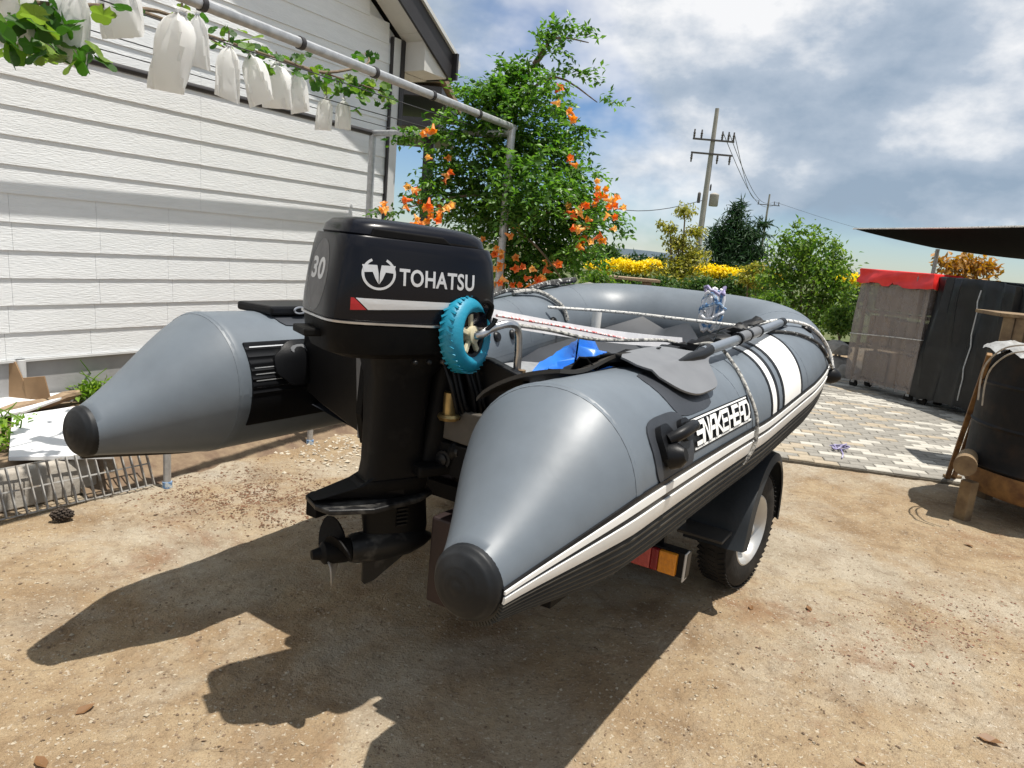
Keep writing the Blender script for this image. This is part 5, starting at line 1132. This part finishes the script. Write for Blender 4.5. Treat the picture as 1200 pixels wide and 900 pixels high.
# clamp and swivel bracket, towards the transom
bx_ = lambda P: mf.inverted() @ (BF @ Vector(P))
for y_ in (-.11, .11):
    p3 = [(.225, .255), (.33, .255), (.33, .225), (.275, .21), (.262, .05), (.268, -.10), (.21, -.13), (.18, -.02), (.19, .14)]
    b_ = MB(); b_.prism(p3, lambda a2, c2, d: bx_((a2-.0, y_+d, c2)), -.014, .014); b_.build('clamp_bracket', MT['black_metal'], motor, smooth=0, bev=.004)
    b_ = MB(); b_.cyl(bx_((.32, y_, .17)), bx_((.46, y_, .17)), .010, n=10); scw = b_.build('clamp_screw', MT['steel'], motor)
    b_ = MB(); b_.pipe([bx_((.45, y_-.045, .17)), bx_((.455, y_, .17)), bx_((.45, y_+.045, .17))], .008, 8); b_.build('screw_handle', MT['steel'], scw)
b_ = MB(); b_.rings([rsec(.07, .21, .055, .86, 3), rsec(.085, .21, .058, .95, 3), rsec(.095, .22, .060, 1.08, 3), rsec(.10, .25, .075, 1.16, 3)]); b_.build('swivel_bracket', MT['black_metal'], motor, smooth=40)
for pxs, x_, mt_, nm in (([(497, 506), (516, 477), (566, 488), (550, 524)], .19, 'mount', 'mount_plate'), ([(490, 510), (549, 526), (545, 566), (500, 545)], .185, 'black_metal', 'mount_plate')):
    q_ = [bray(px, py, 0, x_) for px, py in pxs]; b_ = MB(); b_.v = [tuple(bx_(p_)) for p_ in q_]+[tuple(bx_(p_+Vector((.03, 0, 0)))) for p_ in q_]; b_.f = [(0, 1, 2, 3), (7, 6, 5, 4), (0, 4, 5, 1), (1, 5, 6, 2), (2, 6, 7, 3), (3, 7, 4, 0)]; mpl = b_.build(nm, MT[mt_], motor, smooth=0, bev=.004)
q_ = bray(520, 538, 0, .18); b_ = MB(); b_.lathe(bx_(q_), bx_(q_+Vector((-1, 0, 0)))-bx_(q_), [(0, .028), (.006, .028), (.007, .018), (.014, .018), (.018, .008)], 18); b_.build('bolt', MT['scuffed'], mpl)
b_ = MB(); b_.box((.15, -.015, .84), (.22, .16, .035)); b_.build('lower_mount', MT['black_metal'], motor, smooth=0, bev=.008)
b_ = MB(); b_.cyl((.125, -.10, 1.02), (.125, -.10, 1.09), .020, n=16); b_.build('trim_cylinder', MT['brass'], motor)
b_ = MB(); b_.lathe((.125, -.10, 1.005), (0, 0, 1), [(0, .03), (.01, .036), (.018, .03)], 16); b_.build('trim_nut', MT['brass'], motor)
b_ = MB(); b_.pipe(smoothpath([(.20, -.12, 1.0), (.235, -.13, .985), (.25, -.13, 1.01), (.25, -.13, 1.03)], 4), .008, 8); b_.build('tilt_lever', MT['steel'], motor)
b_ = MB(); b_.lathe((.16, -.085, .90), (.3, -1, 0), [(0, .03), (.012, .032), (.02, .02), (.03, .018)], 14); b_.build('pivot_bolt', MT['scuffed'], motor)
for k in range(6):
    b_ = MB(); y0 = -.06+.02*k; b_.pipe(smoothpath([(.10+.02*k, -.09-.01*(k % 2), 1.18), (.12+.022*k, -.12, 1.10-.02*(k % 3)), (.15+.02*k, -.11, 1.02), (.20+.012*k, -.07, .97-.015*k)], 5), .007, 7); b_.build('cable', MT['black_pvc'], motor)
for k in range(5):
    b_ = MB(); b_.lathe((-.02+.045*k, -.135, 1.192), (0, -1, 0), [(0, .008), (.012, .008), (.016, .004)], 8); b_.build('bolt', MT['scuffed'], motor)

# ------------------------------------------------------------------ teal launching wheel on its bracket
lw = bthing('launching_wheel', 'teal rubber launching wheel flipped up beside the motor', 'wheel', (.11, -.36, .2))
wc = bray(546, 392, 1, -.325); ax = Vector((.10, -1, .10)).normalized()
tp2 = []
for k in range(17):
    a2 = math.pi*(k/16); tp2.append((.036*math.cos(a2)*-1, .078+.036*math.sin(a2)*1.0))
b_ = MB(); b_.lathe(wc, ax, [(-.026, .066)]+tp2+[(.026, .066), (-.026, .066)], 56, False); tyre = b_.build('tyre', MT['teal'], lw, smooth=50)
u_ = ax.cross(Vector((0, 0, 1))).normalized(); w_ = u_.cross(ax)
b_ = MB()
for k in range(34):
    for sg in (-1, 1):
        a2 = 2*math.pi*(k+(.5 if sg > 0 else 0))/34; rd = u_*math.cos(a2)+w_*math.sin(a2); tg = -u_*math.sin(a2)+w_*math.cos(a2)
        R3 = Matrix((tg, ax, rd)).transposed(); b_.box(wc+rd*.1124+ax*.012*sg, (.007, .022, .003), R3 @ Matrix.Rotation(.45*sg, 3, 'Z')); b_.box(wc+rd*.0955+ax*.0272*sg, (.007, .003, .018), R3 @ Matrix.Rotation(.5*sg, 3, 'X'))
tr_ = b_.build('tread', MT['teal'], tyre, smooth=0)
b_ = MB(); b_.lathe(wc, ax, [(-.024, .064), (-.024, .068), (.024, .068), (.024, .064), (.018, .056), (-.018, .056), (-.024, .064)], 40, False); lrim = b_.build('rim', MT['black_pvc'], lw, smooth=40)
b_ = MB()
b_.lathe(wc, ax, [(-.03, .018), (-.028, .026), (.030, .026), (.034, .016), (.036, .006)], 24); b_.build('hub', MT['cream'], lrim, smooth=40)
for k in range(5):
    a2 = 2*math.pi*k/5+.3; rd = u_*math.cos(a2)+w_*math.sin(a2); tg = -u_*math.sin(a2)+w_*math.cos(a2); b_ = MB(); b_.box(wc+rd*.042+ax*.016, (.016, .012, .038), Matrix((tg, ax, rd)).transposed()); b_.build('spoke', MT['cream'], lrim, smooth=0, bev=.003)
arm = [wc-ax*.01, wc+ax*.045, wc+ax*.060+Vector((.035, 0, .018)), wc+Vector((.09, -.085, .040)), wc+Vector((.135, -.09, .025)), wc+Vector((.150, -.092, -.03)), wc+Vector((.155, -.092, -.10)), wc+Vector((.165, -.092, -.22)), wc+Vector((.18, -.092, -.34))]
b_ = MB(); b_.pipe(smoothpath(arm, 6), .0125, 12); b_.build('bracket_tube', MT['steel'], lw)
b_ = MB(); q = wc+ax*.05; b_.pipe([q+Vector((0, 0, 0)), q+Vector((.03, -.02, .035)), q+Vector((.035, -.022, .05))], [.006, .007, .009], 8); b_.build('release_pin', MT['black_pvc'], lw)
b_ = MB(); b_.pipe([wc+Vector((.152, -.112, -.10)), wc+Vector((.165, -.112, -.30))], .012, 8); b_.build('wood_strip', MT['wood'], lw)

# ------------------------------------------------------------------ trailer
tz = lambda z_: z_-.93                                   # height above ground -> boat frame (near the axle)
tl = bthing('boat_trailer', 'single axle boat trailer under the inflatable boat', 'trailer', (1.6, 0, -.93))
def tpart(name, mat, fn, smooth=0, bev=.004):
    b_ = MB(); fn(b_); return b_.build(name, MT[mat], tl, smooth=smooth, bev=bev)
for y_ in (-.375, .375):
    x0 = .12 if y_ < 0 else 1.0; tpart('bunk', 'rust', lambda b_: b_.box(((x0+2.08)/2, y_, -.395), (2.08-x0, .20, .28)), bev=.008)
    tpart('side_rail', 'black_metal', lambda b_: b_.box((1.55, y_*1.45, tz(.40)), (2.3, .06, .08)))
tpart('main_beam', 'black_metal', lambda b_: b_.box((2.33, 0, tz(.40)), (2.74, .09, .09)))
tpart('axle', 'black_metal', lambda b_: b_.box((1.90, 0, tz(.30)), (.07, 1.56, .07)))
tpart('rear_beam', 'black_metal', lambda b_: b_.box((.95, 0, tz(.42)), (.07, 1.50, .07)))
tpart('front_beam', 'black_metal', lambda b_: b_.box((2.65, 0, tz(.40)), (.06, 1.1, .07)))
tpart('winch_post', 'black_metal', lambda b_: b_.box((3.45, 0, tz(.85)), (.07, .07, .95)))
tpart('jockey_leg', 'galv', lambda b_: b_.cyl((3.6, .07, tz(.0)), (3.6, .07, tz(.6)), .025), 30, 0)
for sd_ in (-1, 1):
    wy = sd_*.885; ax = Vector((-.15, sd_*.9887, 0)); wc = Vector((1.90, wy-sd_*.075, tz(.29)))
    prof = [(-.070, .17), (-.078, .20), (-.078, .25), (-.066, .278), (-.045, .288), (.045, .288), (.066, .278), (.078, .25), (.078, .20), (.070, .17)]
    b_ = MB(); b_.lathe(wc, ax, prof+[prof[0]], 48, False); wh = b_.build('tyre', MT['tyre'], tl, smooth=40)
    b_ = MB()
    for k in range(60):
        a2 = 2*math.pi*k/60; rd = Vector((math.cos(a2)*.9887, sd_*math.cos(a2)*.15, math.sin(a2)))
        for q, sk_ in ((-.052, .4), (.052, -.4), (0, .2)):
            b_.box(wc+rd*.289+ax*q, (.018, .038, .004), Matrix((rd.cross(ax), ax, rd)).transposed() @ Matrix.Rotation(sk_, 3, 'Z'))
    b_.build('tread', MT['tyre'], wh, smooth=0)
    b_ = MB(); b_.lathe(wc, ax, [(-.06, .165), (.050, .172), (.072, .176), (.074, .170), (.066, .160), (.048, .150), (.024, .140), (.020, .128), (.030, .105), (.044, .080), (.046, .06), (.034, .055), (.034, .001)], 40); rim = b_.build('rim', MT['rim'], tl, smooth=40)
    b_ = MB(); b_.lathe(wc+ax*.03, ax, [(0, .036), (.035, .034), (.045, .02), (.047, .001)], 18); b_.build('hub_cap', MT['galv'], rim, smooth=40)
    for k in range(4):
        a2 = 2*math.pi*k/4+.4; b_ = MB(); b_.lathe(wc+ax*.036+Vector((math.cos(a2)*.055, sd_*math.cos(a2)*.008, math.sin(a2)*.056)), ax, [(0, .010), (.018, .010), (.02, .006)], 6); b_.build('wheel_nut', MT['steel'], rim, smooth=0)
        a2 += .8; b_ = MB(); b_.lathe(wc+ax*.0275+Vector((math.cos(a2)*.111, sd_*math.cos(a2)*.017, math.sin(a2)*.112)), ax, [(0, .018), (.004, .018), (.005, .001)], 12); b_.build('rim_slot', MT['black_pvc'], rim, smooth=0)
    # fender: arched shell with down-turned outer lip
    b_ = MB(); arc = [(-.62, -.02), (-.42, 0.0)]+[(.365*-math.cos(rad(a2)), .355*math.sin(rad(a2))) for a2 in range(12, 156, 9)]
    arc = [(-.40, -.01)]+[(-.372*math.cos(rad(a2)), .372*math.sin(rad(a2))) for a2 in range(8, 168, 8)]+[(.375, .02), (.378, -.06)]
    def fp(i, j, t_):
        x_, z_ = arc[i]; v_ = j/8; k = 1 if v_ < .8 else 1; yy = wy+sd_*(.045-.27*(1-v_)); drop = 0 if j < 7 else (.012 if j == 7 else .048); n_ = Vector((x_, 0, z_)); n_ = n_.normalized() if n_.length else Vector((0, 0, 1))
        if j == 8: yy = wy+sd_*.052
        if j == 7: yy = wy+sd_*.040
        p = Vector((1.90+x_, yy, tz(.29)+z_+.03))-n_*drop
        return p-(n_*.006 if t_ else Vector())+(Vector((0, -sd_*.006, 0)) if (t_ and j >= 7) else Vector())
    b_.sheet(fp, len(arc), 9, 1); b_.build('fender', MT['fender'], tl, smooth=45)
    b_ = MB(); b_.box((1.46, wy-sd_*.12, tz(.375)), (.16, .20, .014)); b_.build('fender_bracket', MT['ply'], tl, smooth=0, bev=.004)
    b_ = MB(); b_.prism([(-.36, 0), (.36, 0), (.30, .20), (.1, .34), (-.1, .34), (-.30, .20)], lambda a2, c2, d: (1.90+a2, d, tz(.29)+c2+.03), wy-sd_*.235, wy-sd_*.222); b_.build('fender_side', MT['fender'], tl, smooth=0)
    if sd_ > 0: continue
    # tail lamp
    y0 = sd_*.755; lx = .86
    b_ = MB(); b_.box((lx+.03, y0, -.485), (.05, .225, .098)); lamp = b_.build('tail_lamp', MT['black_pvc'], tl, smooth=0, bev=.005)
    for (ya, yb, mt_) in ((.104, .018, 'redlens'), (.018, -.012, 'deepred'), (-.012, -.080, 'amber')):
        b_ = MB(); b_.box((lx-.004, y0-sd_*(ya+yb)/2*-1*-1, -.485), (.022, abs(ya-yb)-.001, .082)); b_.build('lens', MT[mt_], lamp, smooth=0, bev=.004)
    b_ = MB(); b_.box((lx+.012, y0+sd_*.108, -.486), (.05, .006, .108)); b_.build('lamp_bezel', MT['galv'], lamp, smooth=0, bev=.003)
    b_ = MB(); b_.box((lx+.05, y0-sd_*.02, -.43), (.03, .06, .06)); b_.build('lamp_bracket', MT['black_metal'], tl, smooth=0)
tpart('perforated_plate', 'galv', lambda b_: [b_.box((1.05, -.12+k*.035, tz(.31)-.03*j), (.006, .026, .022)) for k in range(3) for j in range(4)], bev=0)

# ------------------------------------------------------------------ small things on the ground
P = gnd(73, 610); pc = MB()
for k in range(60):
    t_ = k/60; a2 = k*2.4; r_ = .034*math.sin(math.pi*(.12+.82*t_)); rd = Vector((math.cos(a2), math.sin(a2), 0)); c = Vector((-.045+.09*t_, 0, .032))+Vector((0, rd.x, rd.y))*r_*.75
    dirv = Vector((.45, rd.x, rd.y)).normalized(); pc.box(c, (.018, .016, .007), dirv.to_track_quat('X', 'Z').to_matrix())
pc.lathe((-.045, 0, .032), (1, 0, 0), [(0, .01), (.03, .024), (.06, .022), (.09, .006)], 10)
tag(pc.build('pine_cone', MT['pinecone'], M=Matrix.Translation(P) @ Matrix.Rotation(.5, 4, 'Z'), smooth=0), 'dark pine cone lying on the dirt below the grating', 'pine cone')
P = gnd(985, 527, .03); b_ = MB(); pts = [Vector((random.gauss(0, .035)+.04*math.cos(k*.9), random.gauss(0, .035)+.03*math.sin(k*1.3), abs(random.gauss(.02, .02)))) for k in range(18)]
pts += [Vector((-.02, -.06, .008)), Vector((-.05, -.16, .004)), Vector((-.10, -.26, .004)), Vector((-.12, -.30, .004))]
b_.pipe(smoothpath(pts, 4), .006, 6); tag(b_.build('string_tangle', MT['purple'], M=Matrix.Translation(P)), 'tangled purple string lying on the paving blocks', 'string')
# scattered grit and litter
def scatter(name, mat, n, fn, smin, smax, label, cat, flat=.6):
    b_ = MB(); k_ = 0
    while k_ < n:
        q = fn()
        if q is None: continue
        x, y = q; r = random.uniform(smin, smax)*random.random()**.5+smin*.3; k_ += 1
        an = random.uniform(0, 6.28); R3 = Matrix.Rotation(an, 3, 'Z') @ Matrix.Rotation(random.gauss(0, .3), 3, 'X'); z_ = gz(x, y)+r*flat*.25
        vs = [R3 @ Vector((r*a2*random.uniform(.6, 1.2), r*b2*random.uniform(.5, 1), r*c2*flat*random.uniform(.6, 1)))+Vector((x, y, z_)) for a2, b2, c2 in ((1, 0, 0), (0, 1, 0), (-1, 0, 0), (0, -1, 0), (.2, .1, .8), (0, 0, -.6))]
        b_.add(vs, [(0, 1, 4), (1, 2, 4), (2, 3, 4), (3, 0, 4), (1, 0, 5), (2, 1, 5), (3, 2, 5), (0, 3, 5)])
    o = b_.build(name, mat, smooth=0); return tag(o, label, cat, kind='stuff')
def pick(bias=1.0):
    px, py = random.uniform(-40, 1240), 520+390*random.random()
    P = gnd(px, py); 
    if pav_xy(P.x, P.y)[1] > -.05 or P.y > 7: return None
    if P.x < -1.6 and (P-KL).dot(WN) < .1: return None
    return P.x, P.y
scatter('grit', material('pale grit', (.42, .36, .27), (.30, .25, .18), .9, scale=20), 2300, pick, .003, .010, 'pale grit scattered over the dirt yard', 'gravel')
scatter('grit', material('dark grit', (.12, .08, .05), (.20, .14, .09), .9, scale=20), 3000, pick, .0025, .010, 'dark brown grit scattered over the dirt yard', 'gravel')
def near(px, py, sx, sy):
    def f():
        P = gnd(random.gauss(px, sx), random.gauss(py, sy))
        return (P.x, P.y) if 0 < P.y < 7 and pav_xy(P.x, P.y)[1] < -.05 else None
    return f
scatter('leaf_litter', material('brown litter', (.17, .085, .045), (.10, .055, .03), .9, scale=30), 4200, near(305, 582, 68, 18), .003, .012, 'reddish brown plant litter on the dirt behind the motor', 'litter', .35)
scatter('leaf_litter', material('brown litter right', (.22, .10, .06), (.13, .065, .04), .9, scale=30), 1100, near(1090, 735, 75, 28), .003, .010, 'reddish brown plant litter on the dirt at the right', 'litter', .35)
scatter('rubble', material('pale rubble', (.50, .45, .36), (.36, .31, .24), .9, scale=20), 260, near(390, 525, 30, 12), .008, .026, 'pale rubble on the dirt under the boat', 'gravel', .7)
for px, py, sz, lab in ((698, 612+80, .0, ''), (880, 712, .022, 'dark dry leaf on the dirt near the trailer wheel'), (948, 713, .024, 'pale tan leaf on the dirt right of the trailer wheel'), (1160, 868, .040, 'tan dead leaf at the lower right of the yard'), (100, 832, .03, 'brown dead leaf at the lower left of the yard'), (1135, 640, .03, 'orange dead leaf in front of the drum'), (1008, 893, .02, 'small orange leaf at the bottom edge'), (48, 895, .03, 'brown dead leaf at the bottom left corner')):
    if not sz: continue
    P = gnd(px, py); b_ = MB(); a2 = random.uniform(0, 6); pl = [(-1, 0, .1), (-.4, .5, .35), (.4, .45, .25), (1, 0, .3), (.4, -.45, .3), (-.4, -.5, .15)]
    b_.add([Matrix.Rotation(a2, 3, 'Z') @ Vector((x*sz, y*sz, z_*sz+.003+gz(P.x, P.y))) for x, y, z_ in pl]+[Matrix.Rotation(a2, 3, 'Z') @ Vector((0, 0, .003+gz(P.x, P.y)))], [(6, k, (k+1) % 6) for k in range(6)])
    tag(b_.build('dead_leaf', MT['deadleaf'], M=Matrix.Translation(P), smooth=0), lab, 'leaf', 'dead leaves on the yard')
